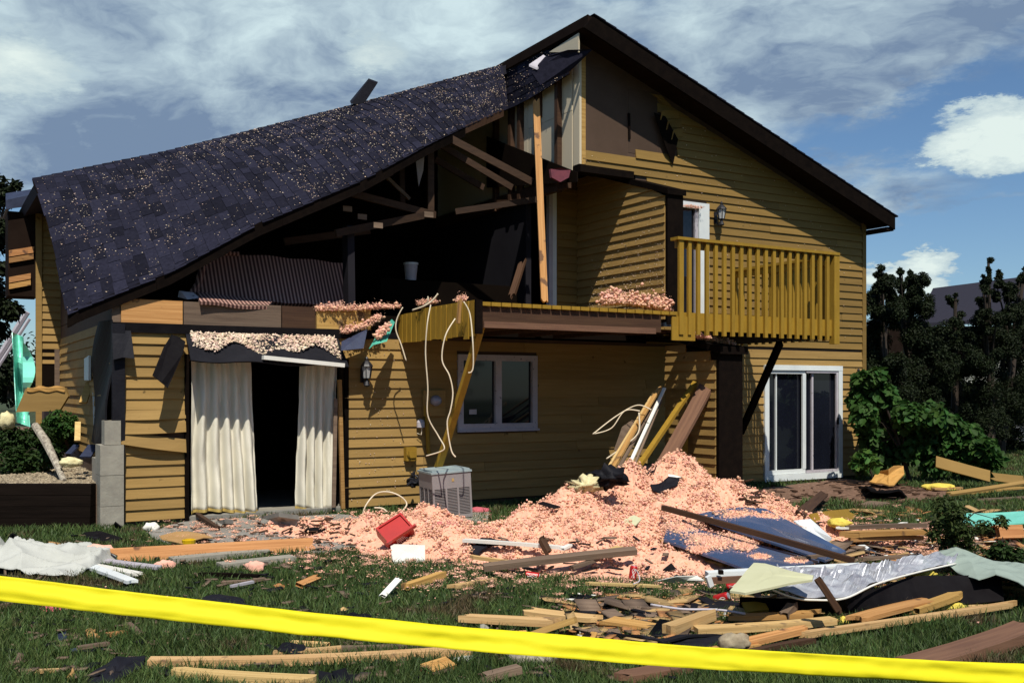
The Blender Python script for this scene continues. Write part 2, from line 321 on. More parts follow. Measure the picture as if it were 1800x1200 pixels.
def empty_part(name, c, parent):
    o = bpy.data.objects.new(name, None); COL.objects.link(o); c = Vector(c); FR[o.name] = c; o.parent = parent; o.location = c-FR[parent.name]; return o
def np_mesh(name, verts, tris, m, label=None, cat=None, kind=None, group=None, house=False, parent=None, smooth=False):
    me = bpy.data.meshes.new(name); nv = len(verts); nf = len(tris)
    me.vertices.add(nv); me.vertices.foreach_set('co', np.asarray(verts, dtype=np.float32).ravel())
    k = tris.shape[1]; me.loops.add(nf*k); me.loops.foreach_set('vertex_index', tris.astype(np.int32).ravel())
    me.polygons.add(nf); me.polygons.foreach_set('loop_start', np.arange(0, nf*k, k, dtype=np.int32)); me.polygons.foreach_set('loop_total', np.full(nf, k, dtype=np.int32))
    me.update(calc_edges=True); me.materials.append(MATS[m])
    if smooth: me.shade_smooth()
    o = bpy.data.objects.new(name, me); COL.objects.link(o); FR[o.name] = Vector((0, 0, 0))
    if parent is not None: o.parent = parent; o.location = -FR[parent.name]
    elif house: o.rotation_euler = (0, 0, ANG)
    return tagit(o, label, cat, group, kind)

# ================================================================ SETTING
g = MB(); g.add([(-300, -60, 0), (300, -60, 0), (300, 900, 0), (-300, 900, 0)], [(0, 1, 2, 3)]); g.build('ground', 'lawn_soil', kind='structure', origin=(0, 0, 0))
def patch(name, pts, z, m, kind='structure'):
    b = MB(); P = [G(x, y) for x, y in pts]; poly = []
    for i, p in enumerate(P):
        q = P[(i+1) % len(P)]
        for k in range(6):
            r = p.lerp(q, k/6); r = r+Vector((random.uniform(-.05, .05), random.uniform(-.05, .05), 0)); poly.append((r.x, r.y, z))
    c = sum((Vector(p) for p in poly), Vector())/len(poly); n = len(poly)
    b.add(poly+[tuple(c)], [(i, (i+1) % n, n) for i in range(n)]); return b.build(name, m, kind=kind), [(p[0], p[1]) for p in poly]
PATCH = []
o, p = patch('patio', [(262, 937), (330, 918), (600, 905), (720, 900), (700, 925), (560, 975), (300, 965)], .02, 'patio'); PATCH.append(p)
o, p = patch('bare_soil', [(1300, 868), (1345, 858), (1480, 842), (1560, 850), (1700, 868), (1640, 878), (1500, 885), (1420, 878)], .008, 'soil'); PATCH.append(p)
o, p = patch('bare_soil', [(1440, 925), (1640, 915), (1800, 935), (1800, 1010), (1620, 1005), (1470, 990)], .008, 'soil'); PATCH.append(p)

# ================================================================ HOUSE
N0 = 12.5; S0 = 1.99; S1 = 14.97
house = empty('damaged_house', (8.5, 12.5, 0), True, 'storm-torn ochre two-storey house with open upper floor and sagging dark roof', 'house')
zroof = lambda s: 7.10-.353*(s-8.49) if s > 8.49 else 7.10-.353*(8.49-s)
def solidwall(mb, s0, s1, z0, z1, n0, n1, holes):
    xs = sorted({s0, s1, *[h[0] for h in holes], *[h[1] for h in holes]}); zs = sorted({z0, z1, *[h[2] for h in holes], *[h[3] for h in holes]})
    for a, b in zip(xs, xs[1:]):
        for c, d in zip(zs, zs[1:]):
            m_ = ((a+b)/2, (c+d)/2)
            if a < s0 or b > s1 or c < z0 or d > z1: continue
            if any(h[0] < m_[0] < h[1] and h[2] < m_[1] < h[3] for h in holes): continue
            mb.box(a, b, n0, n1, c, d)
def rect(px0, py0, px1, py1, n=N0):
    a = SP(px0, py1, n); b = SP(px1, py0, n); a2 = SP(px0, py0, n); b2 = SP(px1, py1, n)
    return [a[0], b[0], (a[2]+b2[2])/2, (a2[2]+b[2])/2]
curt_h = rect(331, 632, 604, 915); curt_h[2] = .0
win_h = rect(803, 624, 942, 754); slid_h = rect(1343, 645, 1475, 848); slid_h[2] = .06
bal_h = [9.9, SP(1241, 0, N0)[0], 2.62, SP(1238, 362, N0)[2]]
holes = [curt_h, win_h, slid_h, bal_h]
E = .132
def board(name, parent, m, a0b, a1b, a0t, a1t, z0, z1, pos, off=0., tilt=0., butt=.031, label=None):
    """lap board: pos(a, outward, z) -> house coordinates"""
    j = lambda: random.uniform(-.002, .002); dz0, dz1 = j()+tilt, j()-tilt; o0 = off+butt+random.uniform(-.003, .005); o1 = off+.007
    vs = [pos(a0b, o0, z0+dz0), pos(a1b, o0, z0+dz1), pos(a1b, off, z0+dz1), pos(a0b, off, z0+dz0), pos(a0t, o1, z1+dz0), pos(a1t, o1, z1+dz1), pos(a1t, off, z1+dz1), pos(a0t, off, z1+dz0)]
    return MB().hexa(vs).build(name, m, parent, label=label)
front = lambda a, o, z: (a, N0-o, z)
def siding(parent, s0, s1, z0, z1, pos, m, holes=(), lo=None, hi=None, E=E, skip=None, joints=3.2):
    z = z0; k = 0
    while z < z1-.03:
        zt = min(z+E+.012, z1+.01); a0 = lo(z+E/2) if lo else s0; h0 = a0; a1b = min(s1, hi(z)) if hi else s1; a1t = min(s1, hi(zt)) if hi else s1
        iv = [(a0, a1b)]
        for h in holes:
            if h[2]-.02 < z+E*.55 < h[3]+.03:
                niv = []
                for a, b in iv:
                    if h[1] <= a or h[0] >= b: niv.append((a, b)); continue
                    if h[0] > a: niv.append((a, h[0]-.004))
                    if h[1] < b: niv.append((h[1]+.004, b))
                iv = niv
        for a, b in iv:
            if b-a < .04: continue
            cuts = [a]; c = a+random.uniform(.8, joints)
            while c < b-.5: cuts.append(c); c += random.uniform(2, joints+1)
            cuts.append(b)
            for q, (c0, c1) in enumerate(zip(cuts, cuts[1:])):
                if skip and skip((c0+c1)/2, z): continue
                last = c1 == b and b == a1b
                board('siding_board', parent, m, c0+(.002 if q else 0), c1-.002, c0+(.002 if q else 0), (a1t if last else c1)-.002, z, zt, pos)
        z += E; k += 1
# ---- lower front wall
fw = MB(); solidwall(fw, S0, S1, .0, 2.36, N0, N0+.16, [h for h in holes if h is not bal_h]); fwall = fw.build('front_wall', 'sheathing', house)
siding(fwall, S0+.09, S1-.05, .06, 2.30, front, 'ochre', holes=[curt_h, win_h, slid_h], skip=lambda s, z: s < 3.1 and .95 < z < 1.24)
# buckled boards on the left panel
xl, xr = S0+.03, curt_h[0]-.01
for (z0, z1, h, tl, of) in [(1.10, 1.11, .17, 0, .03), (.99, .86, .16, 0, .045), (1.265, 1.275, .14, 0, .015)]:
    f = lambda u, v: (xl-.03+(xr-xl)*u, N0-.008-of-.03*math.sin(math.pi*u)*(1-v)-.03*(1-v), z0+(z1-z0)*u-.007*math.sin(math.pi*u)+h*v)
    MB().grid(f, 12, 3, .012).build('siding_board', 'ochre', fwall, label='buckled ochre board pulled out of line')
# corner boards
MB().box(S1-.055, S1+.04, N0-.035, N0+.1, 0, 4.7).build('corner_board', 'ochre_gable', house)
# ---- gable wall above
gw = MB(); hs_ = 8.63
for a in np.arange(8.63, S1-.001, (S1-8.63)/12):
    b = a+(S1-8.63)/12; zb = 5.04 if (a+b)/2 < 9.75 else 2.36
    if bal_h[0] < (a+b)/2 < bal_h[1]: zb = bal_h[3]
    gw.hexa([(a, N0, zb), (b, N0, zb), (b, N0+.16, zb), (a, N0+.16, zb), (a, N0, zroof(a)-.1), (b, N0, zroof(b)-.1), (b, N0+.16, zroof(b)-.1), (a, N0+.16, zroof(a)-.1)])
gwall = gw.build('gable_wall', 'sheathing', house)
def glo(z):
    if z < 5.04: return 9.9
    if z < 5.21: return 8.66
    if z < 5.33: return 9.68
    return 10.62-.55*min(1, (z-5.33)/.9)+random.uniform(-.05, .05) if z < 6.25 else 10.2
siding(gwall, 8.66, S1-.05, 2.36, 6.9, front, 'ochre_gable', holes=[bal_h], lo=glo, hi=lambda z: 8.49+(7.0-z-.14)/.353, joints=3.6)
for k in range(3):   # exposed fibreboard sheets, peeled board ends
    MB().box(*[(8.72, 9.52), (9.54, 10.12), (10.14, 10.7)][k], N0-.004, N0-.001, 5.22+.12*(k > 0), zroof((9.5, 10.12, 10.7)[k])-.17).build('sheathing_panel', 'sheathing', gwall)
for (s_, z_, l) in [(10.1, 6.0, .45), (10.22, 5.86, .38), (10.33, 5.72, .3)]:
    MB().grid(lambda u, v: (s_+l*u, N0-.03-.16*(1-u)**2*(.5+v*.3), z_+.13*v-.10*(1-u)**2), 8, 2, .01).build('siding_board', 'ochre_gable', gwall, label='torn board end curling off the wall')
MB().hexa([(9.98, N0-.22, 5.9), (10.2, N0-.05, 5.9), (10.22, N0-.03, 5.95), (9.95, N0-.2, 6.0), (10.28, N0-.1, 5.35), (10.33, N0-.08, 5.35), (10.33, N0-.06, 5.4), (10.3, N0-.08, 5.4)])
MB().prism([(9.52, N0-.03, 5.95), (9.56, N0-.03, 5.95), (9.57, N0-.03, 5.55), (9.53, N0-.03, 5.55)], (0, .012, 0)).build('trim_strip', 'char', gwall)
MB().prism([SP(1150, 198, N0-.1), SP(1170, 205, N0-.12), SP(1192, 245, N0-.12), SP(1183, 290, N0-.05), SP(1172, 262, N0-.1)], (.01, .02, 0)).build('tar_paper_flap', 'char', gwall)
# dark band under the gable (broken soffit) and edge timber at the torn side
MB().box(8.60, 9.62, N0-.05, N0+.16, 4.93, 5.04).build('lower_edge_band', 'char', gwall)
MB().box(8.635, 8.71, N0-.03, N0+.14, 5.05, zroof(8.6)-.3).build('corner_stud', 'fresh_wood', gwall)
MB().prism([NP(965, 92, 8.44), NP(1017, 58, 8.44), NP(1017, 92, 8.44)], (.02, 0, 0)).build('gable_peak_drywall', 'drywall', house)
MB().box(8.595, 8.633, N0-.03, N0+.14, 5.05, zroof(8.6)-.3).build('white_edge', 'drywall', gwall)
# ---- partition at s = 8.6 behind the torn edge: drywall and studs
dz = MB()
part = MB().hexa([(8.60, 12.66, 4.95), (8.64, 12.66, 4.95), (8.64, 17.5, 4.95), (8.60, 17.5, 4.95), (8.60, 12.66, 7.0), (8.64, 12.66, 7.0), (8.64, 17.5, 7.0), (8.60, 17.5, 7.0)]).build('partition_wall', 'drywall', house)
MB().box(8.585, 8.599, 13.95, 17.4, 4.97, 6.8).build('drywall_sheet', 'drywall', part); MB().box(8.587, 8.599, 12.66, 13.94, 4.97, 5.9).build('drywall_sheet', 'drywall', part); MB().box(8.585, 8.599, 12.66, 13.94, 5.905, 6.9).build('drywall_sheet', 'drywall', part)
for px in (868, 895, 911, 941, 977):
    nn = NP(px, 200, 8.5)[1]
    MB().box(8.50, 8.584, nn-.045, nn+.045, 4.7, 6.9).build('stud', 'brown_wood', part)
MB().box(8.53, 8.583, 13.5, 13.56, 6.0, 6.4).build('stud', 'brown_wood', part)
# lower part of that partition (interior wall)
MB().box(8.6, 8.7, 14.03, 18, 2.66, 4.95).build('interior_side_wall', 'inner_wall', house)
MB().box(8.52, 8.6, 12.7, 17.5, 4.72, 4.93).build('attic_plate', 'brown_wood', house)
# ---- recess back wall with door jamb
NR = 14.0
rw = MB().box(9.14, 9.6, NR, NR+.12, 2.66, 5.35).build('recess_wall', 'sheathing', house)
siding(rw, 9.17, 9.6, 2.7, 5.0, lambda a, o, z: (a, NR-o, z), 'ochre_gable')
a = SP(962, 320, NR-.03); b = SP(975, 530, NR-.03)
df = MB().box(a[0], a[0]+.07, NR-.09, NR, 2.6, a[2]).build('door_frame', 'dull_white', house); MB().box(a[0]+.072, b[0]+.02, NR-.06, NR, 2.6, a[2]+.03).build('casing', 'white_paint', df)
MB().box(8.64, 9.6, 12.66, NR, 5.3, 5.34).build('recess_ceiling', 'soffit', house)
# ---- upper fin wall
FS = 9.60
ftop = lambda n: 4.55+.325*(n-11.6)
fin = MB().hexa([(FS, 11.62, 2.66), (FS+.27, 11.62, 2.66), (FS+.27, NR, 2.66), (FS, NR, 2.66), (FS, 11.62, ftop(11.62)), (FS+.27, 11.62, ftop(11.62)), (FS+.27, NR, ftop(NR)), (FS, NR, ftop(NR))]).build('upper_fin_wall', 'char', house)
def finboards(parent, n0, n1, z0, top, m, s):
    z = z0
    while z < top(n1)-.03:
        zt = z+E+.01; a0 = max(n0, n0+(z-top(n0))/.325 if z > top(n0) else n0); a0t = max(a0, n0+(zt-top(n0))/.325 if zt > top(n0) else a0)
        if a0t < n1-.05: board('siding_board', parent, m, a0, n1, min(a0t, n1-.02), n1, z, zt, lambda a, o, zz: (s-o, a, zz))
        z += E
finboards(fin, 11.66, NR-.03, 2.68, ftop, 'ochre', FS)
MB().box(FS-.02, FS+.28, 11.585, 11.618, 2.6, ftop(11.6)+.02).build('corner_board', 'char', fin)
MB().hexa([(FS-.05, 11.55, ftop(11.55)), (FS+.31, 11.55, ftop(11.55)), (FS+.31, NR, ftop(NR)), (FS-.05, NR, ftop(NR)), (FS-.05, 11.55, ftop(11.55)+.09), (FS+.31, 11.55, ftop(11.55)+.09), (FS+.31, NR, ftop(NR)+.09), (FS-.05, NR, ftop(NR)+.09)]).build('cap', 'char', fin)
# ---- lower fin wall
LF0, LFN = 9.60, 10.48
ltop = lambda n: 2.20+.26*(n-LFN) if n < 11.3 else 2.20+.26*(11.3-LFN)
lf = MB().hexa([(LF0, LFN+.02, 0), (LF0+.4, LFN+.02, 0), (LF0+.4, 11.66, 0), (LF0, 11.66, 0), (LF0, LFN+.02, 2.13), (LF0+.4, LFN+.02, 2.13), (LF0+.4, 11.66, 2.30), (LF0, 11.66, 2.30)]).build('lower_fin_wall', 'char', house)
z = .05
while z < 2.2:
    a0 = LFN+.06 if z < 2.0 else LFN+.06+(z-2.0)/.15*.6
    board('siding_board', lf, 'ochre', a0, 11.65, a0+.01, 11.65, z, min(z+E+.01, 2.28), lambda a, o, zz: (LF0-o, a, zz)); z += E
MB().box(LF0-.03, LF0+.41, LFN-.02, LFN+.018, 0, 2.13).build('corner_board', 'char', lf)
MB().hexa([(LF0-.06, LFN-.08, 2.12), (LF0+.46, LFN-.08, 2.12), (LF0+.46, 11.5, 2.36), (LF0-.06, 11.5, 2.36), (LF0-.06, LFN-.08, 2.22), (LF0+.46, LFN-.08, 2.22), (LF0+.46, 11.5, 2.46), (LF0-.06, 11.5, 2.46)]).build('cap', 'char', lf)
# ---- side, rear walls, floors (they close the rooms)
MB().box(S0, S0+.15, N0+.17, 21.5, 0, 2.66).build('side_wall', 'sheathing', house)
sw = house
swall = MB().box(S0+.0, S0+.14, 15.6, 21.5, 2.67, 4.6).build('side_wall', 'sheathing', house)
lside = empty_part('left_side_siding', (S0, 13, 0), house)
siding(lside, N0+.02, 17.9, .75, 2.45, lambda a, o, z: (S0-o, a, z), 'ochre', joints=2.6)
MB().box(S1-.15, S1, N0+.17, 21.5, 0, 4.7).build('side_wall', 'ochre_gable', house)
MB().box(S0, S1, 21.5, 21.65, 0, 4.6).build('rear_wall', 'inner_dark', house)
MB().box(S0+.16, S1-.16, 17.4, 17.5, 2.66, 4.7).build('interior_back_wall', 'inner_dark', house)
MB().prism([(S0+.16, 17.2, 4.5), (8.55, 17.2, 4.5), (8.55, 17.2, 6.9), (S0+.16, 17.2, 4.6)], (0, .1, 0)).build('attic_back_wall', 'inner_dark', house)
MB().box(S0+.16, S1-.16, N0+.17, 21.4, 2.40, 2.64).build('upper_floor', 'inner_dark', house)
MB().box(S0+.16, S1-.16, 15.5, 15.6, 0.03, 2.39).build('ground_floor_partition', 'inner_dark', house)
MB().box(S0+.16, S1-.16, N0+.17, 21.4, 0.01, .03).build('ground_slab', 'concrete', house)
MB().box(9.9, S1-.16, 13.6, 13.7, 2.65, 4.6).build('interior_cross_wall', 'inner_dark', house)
# ---- rim of the upper floor along the open front
rim = MB().box(S0+.02, 5.62, N0-.01, N0+.16, 2.31, 2.40).build('rim', 'tar_paper', house)
zr0, zr1 = 2.42, 2.70
def rimb(px0, px1, m, n=N0-.02, top=0., lab=None):
    a = SP(px0, 550, n)[0]; b = SP(px1, 550, n)[0]; MB().box(a, b, n, n+.045, zr0, zr1+top).build('rim_board', m, rim, label=lab)
rimb(213, 321, 'fresh_wood', top=.0); rimb(323, 494, 'grey_wood', n=N0+.01); rimb(496, 556, 'brown_wood', n=N0+.02); rimb(557, 652, 'fresh_wood'); rimb(197, 212, 'grey_wood', n=N0+.0)  # second board is fresh wood; its grey tone stands in for shade
MB().box(S0-.02, SP(650, 560, N0)[0], N0-.05, N0-.012, 2.30, 2.415).build('rim_board', 'tar_paper', rim, label='black tarred band below the joist ends')
# ---- interior frame
for (p1, p2, n1, n2, w, m) in [((600, 335), (765, 378), 12.9, 13.3, .10, 'shaded_truss_wood'), ((590, 410), (762, 375), 12.7, 13.3, .10, 'shaded_truss_wood'), ((757, 258), (757, 378), 13.3, 13.3, .1, 'shaded_truss_wood'),
        ((800, 372), (948, 350), 13.4, 13.2, .09, 'shaded_truss_wood'), ((500, 425), (650, 405), 13.5, 13.5, .1, 'shaded_truss_wood'), ((790, 243), (935, 320), 13.2, 13.0, .11, 'shaded_truss_wood'), ((770, 252), (900, 330), 13.7, 13.6, .1, 'shaded_truss_wood'), ((765, 280), (850, 330), 14.3, 14.3, .1, 'shaded_truss_wood'),
        ((706, 285), (708, 370), 13.8, 13.8, .08, 'shaded_truss_wood'), ((668, 300), (720, 350), 13.6, 13.6, .05, 'grey_wood')]:
    MB().beam(SP(*p1, n1), SP(*p2, n2), .04, w, up=(0, 0, 1) if abs(p1[0]-p2[0]) > 5 else (1, 0, 0)).build('truss_member', m, house)
MB().beam(SP(612, 398, 12.95), SP(614, 540, 12.95), .2, .1, up=(1, 0, 0)).build('interior_post', 'inner_wall', house)
MB().prism([SP(730, 268, 13.9), SP(746, 275, 13.9), SP(744, 300, 13.9), SP(736, 328, 13.9), SP(733, 300, 13.9)], (0, .02, 0)).build('insulation_scrap', 'dull_white', house)
MB().prism([SP(621, 322, 13.5), SP(634, 318, 13.5), SP(638, 332, 13.5), SP(624, 333, 13.5)], (0, .02, 0)).build('insulation_scrap', 'pale_wood', house)
for (px, py, n) in [(611, 367, 12.8), (637, 381, 12.8), (665, 396, 12.65), (754, 377, 13.2)]:
    a = SP(px-8, py+4, n); b = SP(px+8, py-4, n); MB().box(a[0], b[0], n, n+.004, a[2], b[2]).build('nail_plate', 'grey_wood', house)

# ---- collapsed roof
FL = [(118, 552, 12.55), (130, 545, 12.5), (300, 477, 12.4), (450, 395, 12.3), (640, 315, 12.45), (760, 250, 12.9), (820, 222, 13.4), (868, 201, 13.95), (893, 190, 14.2)]
FLs = [SP(*p) for p in FL]; fs_, fn_, fz_ = (np.array([p[i] for p in FLs]) for i in range(3))
hs = np.array([1.2, 3.3, 5.9, 7.5, 8.5]); hn = np.array([15.4, 15.65, 15.2, 14.7, 14.35])
RS0, RS1 = float(fs_[0]), float(fs_[-1])
def roofpt(s, v):        # v: 0 hinge .. 1 front edge
    sf = RS0+(RS1-RS0)*(s-RS0)/(RS1-RS0); nf = np.interp(sf, fs_, fn_); zf = np.interp(sf, fs_, fz_)
    nh = np.interp(s, hs, hn); sh = s-.12*(1-(s-RS0)/(RS1-RS0)); zh = 4.10+.353*sh
    e = v*v*.35+v*.65
    jit = .05*(vnoise(np.array(s), np.array(v), 1.7, 3)-.5)*math.sin(math.pi*min(max(v, 0), 1))
    return Vector((sh+(s-sh)*v, nh+(nf-nh)*v, zh+(zf-zh)*e+float(jit)))
rl = MB().grid(lambda u, v: roofpt(RS0+(RS1-RS0)*u, 1-v), 40, 14, .11).build('collapsed_roof', 'soffit', house, smooth=False)
# make sure deck of the roof faces up
def shingle_geo(mb, s0, s1, v0, v1, lift):
    # butt edge at low s, tucked edge at high s
    a, b, c, d = roofpt(s0, v0), roofpt(s0, v1), roofpt(s1, v1), roofpt(s1, v0)
    n = (b-a).cross(d-a).normalized(); n = n if n.z > 0 else -n
    t = n*(.012+lift)
    lo = n*(.004)
    mb.hexa([a+lo, b+lo, c+lo, d+lo, a+t+lo, b+t+lo, c+lo*1.6, d+lo*1.6] if n.dot((b-a).cross(c-a)) > 0 else [d+lo, c+lo, b+lo, a+lo, d+lo*1.6, c+lo*1.6, b+t+lo, a+t+lo])
tabs = []
# rows by slope length along front edge
ss = np.linspace(RS0, RS1, 600); pf = np.array([roofpt(s, .6) for s in ss]); ln = np.concatenate([[0], np.cumsum(np.linalg.norm(np.diff(pf, axis=0), axis=1))])
nrow = int(ln[-1]/.145)
for r in range(nrow):
    s0 = float(np.interp(r*.145, ln, ss)); s1 = float(np.interp(min((r+1)*.145+.03, ln[-1]), ln, ss)); v = -random.uniform(0, .09)
    while v < 1.0:
        wv = random.choice((.055, .075, .1, .11))*1.0; v1 = min(v+wv, 1.012)
        if v1 > 0 and v1-v > .01:
            va = max(v, 0.0); x = s0*CU; tabs.append((s0+random.uniform(-.012, .012), s1, va+.001, v1-.001, random.random()*.006))
        v += wv
tabs.sort(key=lambda t: t[0]-6*t[2])
for t in tabs[:298]:
    mb = MB(); shingle_geo(mb, *t); mb.build('shingle', 'shingle', rl)
mb = MB()
for t in tabs[298:]: shingle_geo(mb, *t)
mb.build('shingle_courses', 'shingle_field', rl, kind='stuff')
# front fascia of the collapsed roof: broken board lengths
for (u0, u1, m, h) in [(0, .14, 'char', .17), (.1405, .36, 'char', .17), (.3605, .6, 'char', .17), (.6005, .82, 'char', .16), (.8205, .98, 'brown_wood', .12)]:
    def ff(u, v, u0=u0, u1=u1, h=h):
        s = RS0+(RS1-RS0)*(u0+(u1-u0)*u); p = roofpt(s, 1.0); return (p.x, p.y-.015, p.z+.012-h*v)
    MB().grid(ff, 10, 1, -.03).build('fascia_board', m, rl)
# intact rear part of the left slope and right slope
MB().grid(lambda u, v: (lambda s: (s, np.interp(s, hs, hn)+(22-np.interp(s, hs, hn))*v, 4.10+.353*s-.02))(1.4+(8.5-1.4)*u), 16, 6, .14).build('rear_roof_slope', 'far_shingle', house)
ru = (6.64, -2.34)
rr = MB().hexa([(8.42, 12, 6.98), (15.16, 12, 4.60), (15.16, 22, 4.60), (8.42, 22, 6.98), (8.42, 12, 7.13), (15.16, 12, 4.75), (15.16, 22, 4.75), (8.42, 22, 7.13)]).build('right_roof_slope', 'soffit', house)
MB().hexa([(8.33, 11.965, 6.91), (15.18, 11.965, 4.52), (15.18, 11.998, 4.52), (8.33, 11.998, 6.91), (8.49, 11.965, 7.10), (15.18, 11.965, 4.76), (15.18, 11.998, 4.76), (8.49, 11.998, 7.10)]).build('rake_board', 'char', rr)
for k in range(34):   # course edges showing along the rake
    s = 8.5+k*.198; z = 7.115-.353*(s-8.49)+.02
    MB().hexa([(s, 11.95, z), (s+.21, 11.95, z-.074), (s+.21, 12.4, z-.074), (s, 12.4, z), (s, 11.95, z+.012), (s+.21, 11.95, z-.05), (s+.21, 12.4, z-.05), (s, 12.4, z+.012)]).build('shingle', 'shingle', rr)
MB().box(15.0, 15.18, 12.0, 22, 4.50, 4.56).build('eave_soffit', 'soffit', rr)
# loose roof covering bits near the ridge
# roofing folded down from the ridge against the partition
cur = MB(); ctabs = MB()
lowe = [(838, 214), (900, 189), (930, 174), (965, 152), (1000, 130)]; upe = [(838, 140), (900, 108), (930, 93), (965, 88), (1000, 86)]
def cpt(u, v, off=0.):
    x = u*(len(lowe)-1); i = min(int(x), len(lowe)-2); f = x-i; px = lowe[i][0]+(lowe[i+1][0]-lowe[i][0])*f; yl = lowe[i][1]+(lowe[i+1][1]-lowe[i][1])*f; yu = upe[i][1]+(upe[i+1][1]-upe[i][1])*f
    return Vector(NP(px, yl+(yu-yl)*v, 8.47+.015*v-off))
cur.grid(lambda u, v: cpt(u, v), 16, 6, .02).build('folded_roofing', 'soffit', house)
for r in range(6):
    u = random.uniform(-.06, 0)
    while u < 1:
        du = random.choice((.07, .09, .12)); a, b = max(u, 0), min(u+du-.004, 1)
        if b > a+.01: ctabs.hexa([cpt(a, r/6, .03), cpt(b, r/6, .03), cpt(b, r/6, .012), cpt(a, r/6, .012), cpt(a, r/6+.17, .024), cpt(b, r/6+.17, .024), cpt(b, r/6+.17, .012), cpt(a, r/6+.17, .012)])
        u += du
ctabs.build('shingle_courses', 'shingle_field', house, kind='stuff')
MB().prism([SP(950, 150, 12.55), SP(1003, 125, 12.4), SP(1042, 87, 12.2), SP(1000, 88, 12.3), SP(960, 100, 12.5), SP(935, 128, 12.6)], (0, .03, .01)).build('roofing_flap', 'shingle', house)
MB().prism([NP(857, 240, 8.49), NP(1016, 303, 8.49), NP(1016, 320, 8.49), NP(857, 330, 8.49)], (-.02, 0, 0)).build('drywall_shade_panel', 'inner_dark', house)  # dark panel stands in for the shadow across the lower drywall
tk = empty('roof_hatch_lid', SP(949, 118, 12.6), True, 'pale broken board lying near the peak of the sagging roof', 'board')
MB().prism([SP(930, 117, 12.6), SP(944, 123, 12.55), SP(967, 108, 12.6), SP(955, 100, 12.7)], (0, 0, .03)).build('board_sheet', 'dull_white', tk)
MB().hexa([SP(617, 183, 15.0), SP(640, 183, 15.0), SP(638, 178, 15.2), SP(615, 178, 15.2), SP(648, 140, 15.0), SP(664, 146, 15.0), SP(664, 144, 15.2), SP(648, 138, 15.2)]).build('roof_vent_pipe', 'black_sheet', house=True, label='black bent vent hood standing on the ridge of the sagging roof', cat='vent')
MB().prism([SP(660, 176, 15.0), SP(690, 171, 15.0), SP(684, 167, 15.0), SP(668, 172, 15.0)], (0, .1, .02)).build('insulation_scrap', 'fleck', house=True, label='pale scrap on the roof outline beside the black vent', cat='scrap')

# ---- window of the ground floor
def window(parent, r, m, n=N0, fw=.07, mull=(.5,), name='window', depth=.05, glass_n=.06):
    s0, s1, z0, z1 = r; w = empty_part(name, (s0, n, z0), parent)
    mb = MB(); mb.box(s0, s1, n-depth, n+.03, z0, z0+fw); mb.box(s0, s1, n-depth, n+.03, z1-fw, z1); mb.box(s0, s0+fw, n-depth+.003, n+.03, z0+fw, z1-fw); mb.box(s1-fw, s1, n-depth+.003, n+.03, z0+fw, z1-fw)
    for q in mull: c = s0+(s1-s0)*q; mb.box(c-fw*.6, c+fw*.6, n-depth+.005, n+.03, z0+fw, z1-fw)
    mb.build('frame', m, w); ed = [s0+fw]+[s0+(s1-s0)*q for q in mull]+[s1-fw]
    for a, b in zip(ed, ed[1:]): MB().box(a+.001, b-.001, n+.01, n+.018, z0+fw, z1-fw).build('pane', 'pane', w)
    return w
w1 = window(house, win_h, 'dull_white', fw=.085)
MB().box(win_h[0]+.2, win_h[0]+.32, N0+.0, N0+.008, win_h[2]+.22, win_h[2]+.29).build('sticker', 'dull_white', w1)
MB().box(win_h[0]-.02, win_h[1]+.02, N0-.075, N0-.052, win_h[2]-.03, win_h[2]).build('sill', 'dull_white', w1)
# right sliding door
sd = empty_part('sliding_door', (slid_h[0], N0, slid_h[2]), house); s0, s1, z0, z1 = slid_h; cx = s0+(s1-s0)*.5
mb = MB(); mb.box(s0-.03, s1+.03, N0-.06, N0+.05, z0-.02, z0+.09); mb.box(s0-.03, s1+.03, N0-.06, N0+.05, z1-.06, z1+.03); mb.box(s0-.03, s0+.07, N0-.057, N0+.05, z0+.09, z1-.06); mb.box(s1-.07, s1+.03, N0-.057, N0+.05, z0+.09, z1-.06); mb.build('frame', 'white_paint', sd)
mb = MB(); mb.box(s0+.075, cx+.04, N0-.03, N0+.0, z0+.095, z0+.17); mb.box(s0+.075, cx+.04, N0-.03, N0+.0, z1-.12, z1-.065); mb.box(cx-.03, cx+.05, N0-.034, N0+.0, z0+.17, z1-.12); mb.box(s0+.28, s0+.305, N0+.0, N0+.03, z0+.17, z1-.12); mb.build('door_leaf', 'white_paint', sd)
mb = MB(); mb.box(cx+.052, s1-.075, N0-.045, N0-.015, z0+.095, z0+.14); mb.box(cx+.052, s1-.075, N0-.045, N0-.015, z1-.10, z1-.065); mb.box(s1-.12, s1-.077, N0-.047, N0-.015, z0+.14, z1-.10); mb.box(cx+.23, cx+.27, N0-.0, N0+.03, z0+.14, z1-.1); mb.build('screen_frame', 'dull_white', sd)
MB().box(s0+.08, cx-.03, N0+.035, N0+.04, z0+.17, z1-.1).build('pane', 'pane', sd); MB().box(cx+.05, s1-.08, N0+.035, N0+.04, z0+.12, z1-.1).build('pane', 'pane', sd)
MB().box(s1-.115, s1-.085, N0-.075, N0-.048, 1.0, 1.12).build('handle', 'black_metal', sd)
# balcony door
bd = empty_part('balcony_door', (bal_h[0], N0, bal_h[2]), house); s0, s1, z0, z1 = bal_h
MB().box(s0, s1+.03, N0-.05, N0+.05, z1-.07, z1+.03).box(s1-.19, s1+.03, N0-.05, N0+.05, z0-.05, z1-.07).build('frame', 'white_paint', bd)
MB().box(s1-.25, s1-.192, N0-.02, N0+.02, z0, z1-.08).build('inner_frame', 'dull_white', bd); MB().box(s0, s1-.2, N0+.025, N0+.03, z0, z1-.07).build('pane', 'pane', bd)
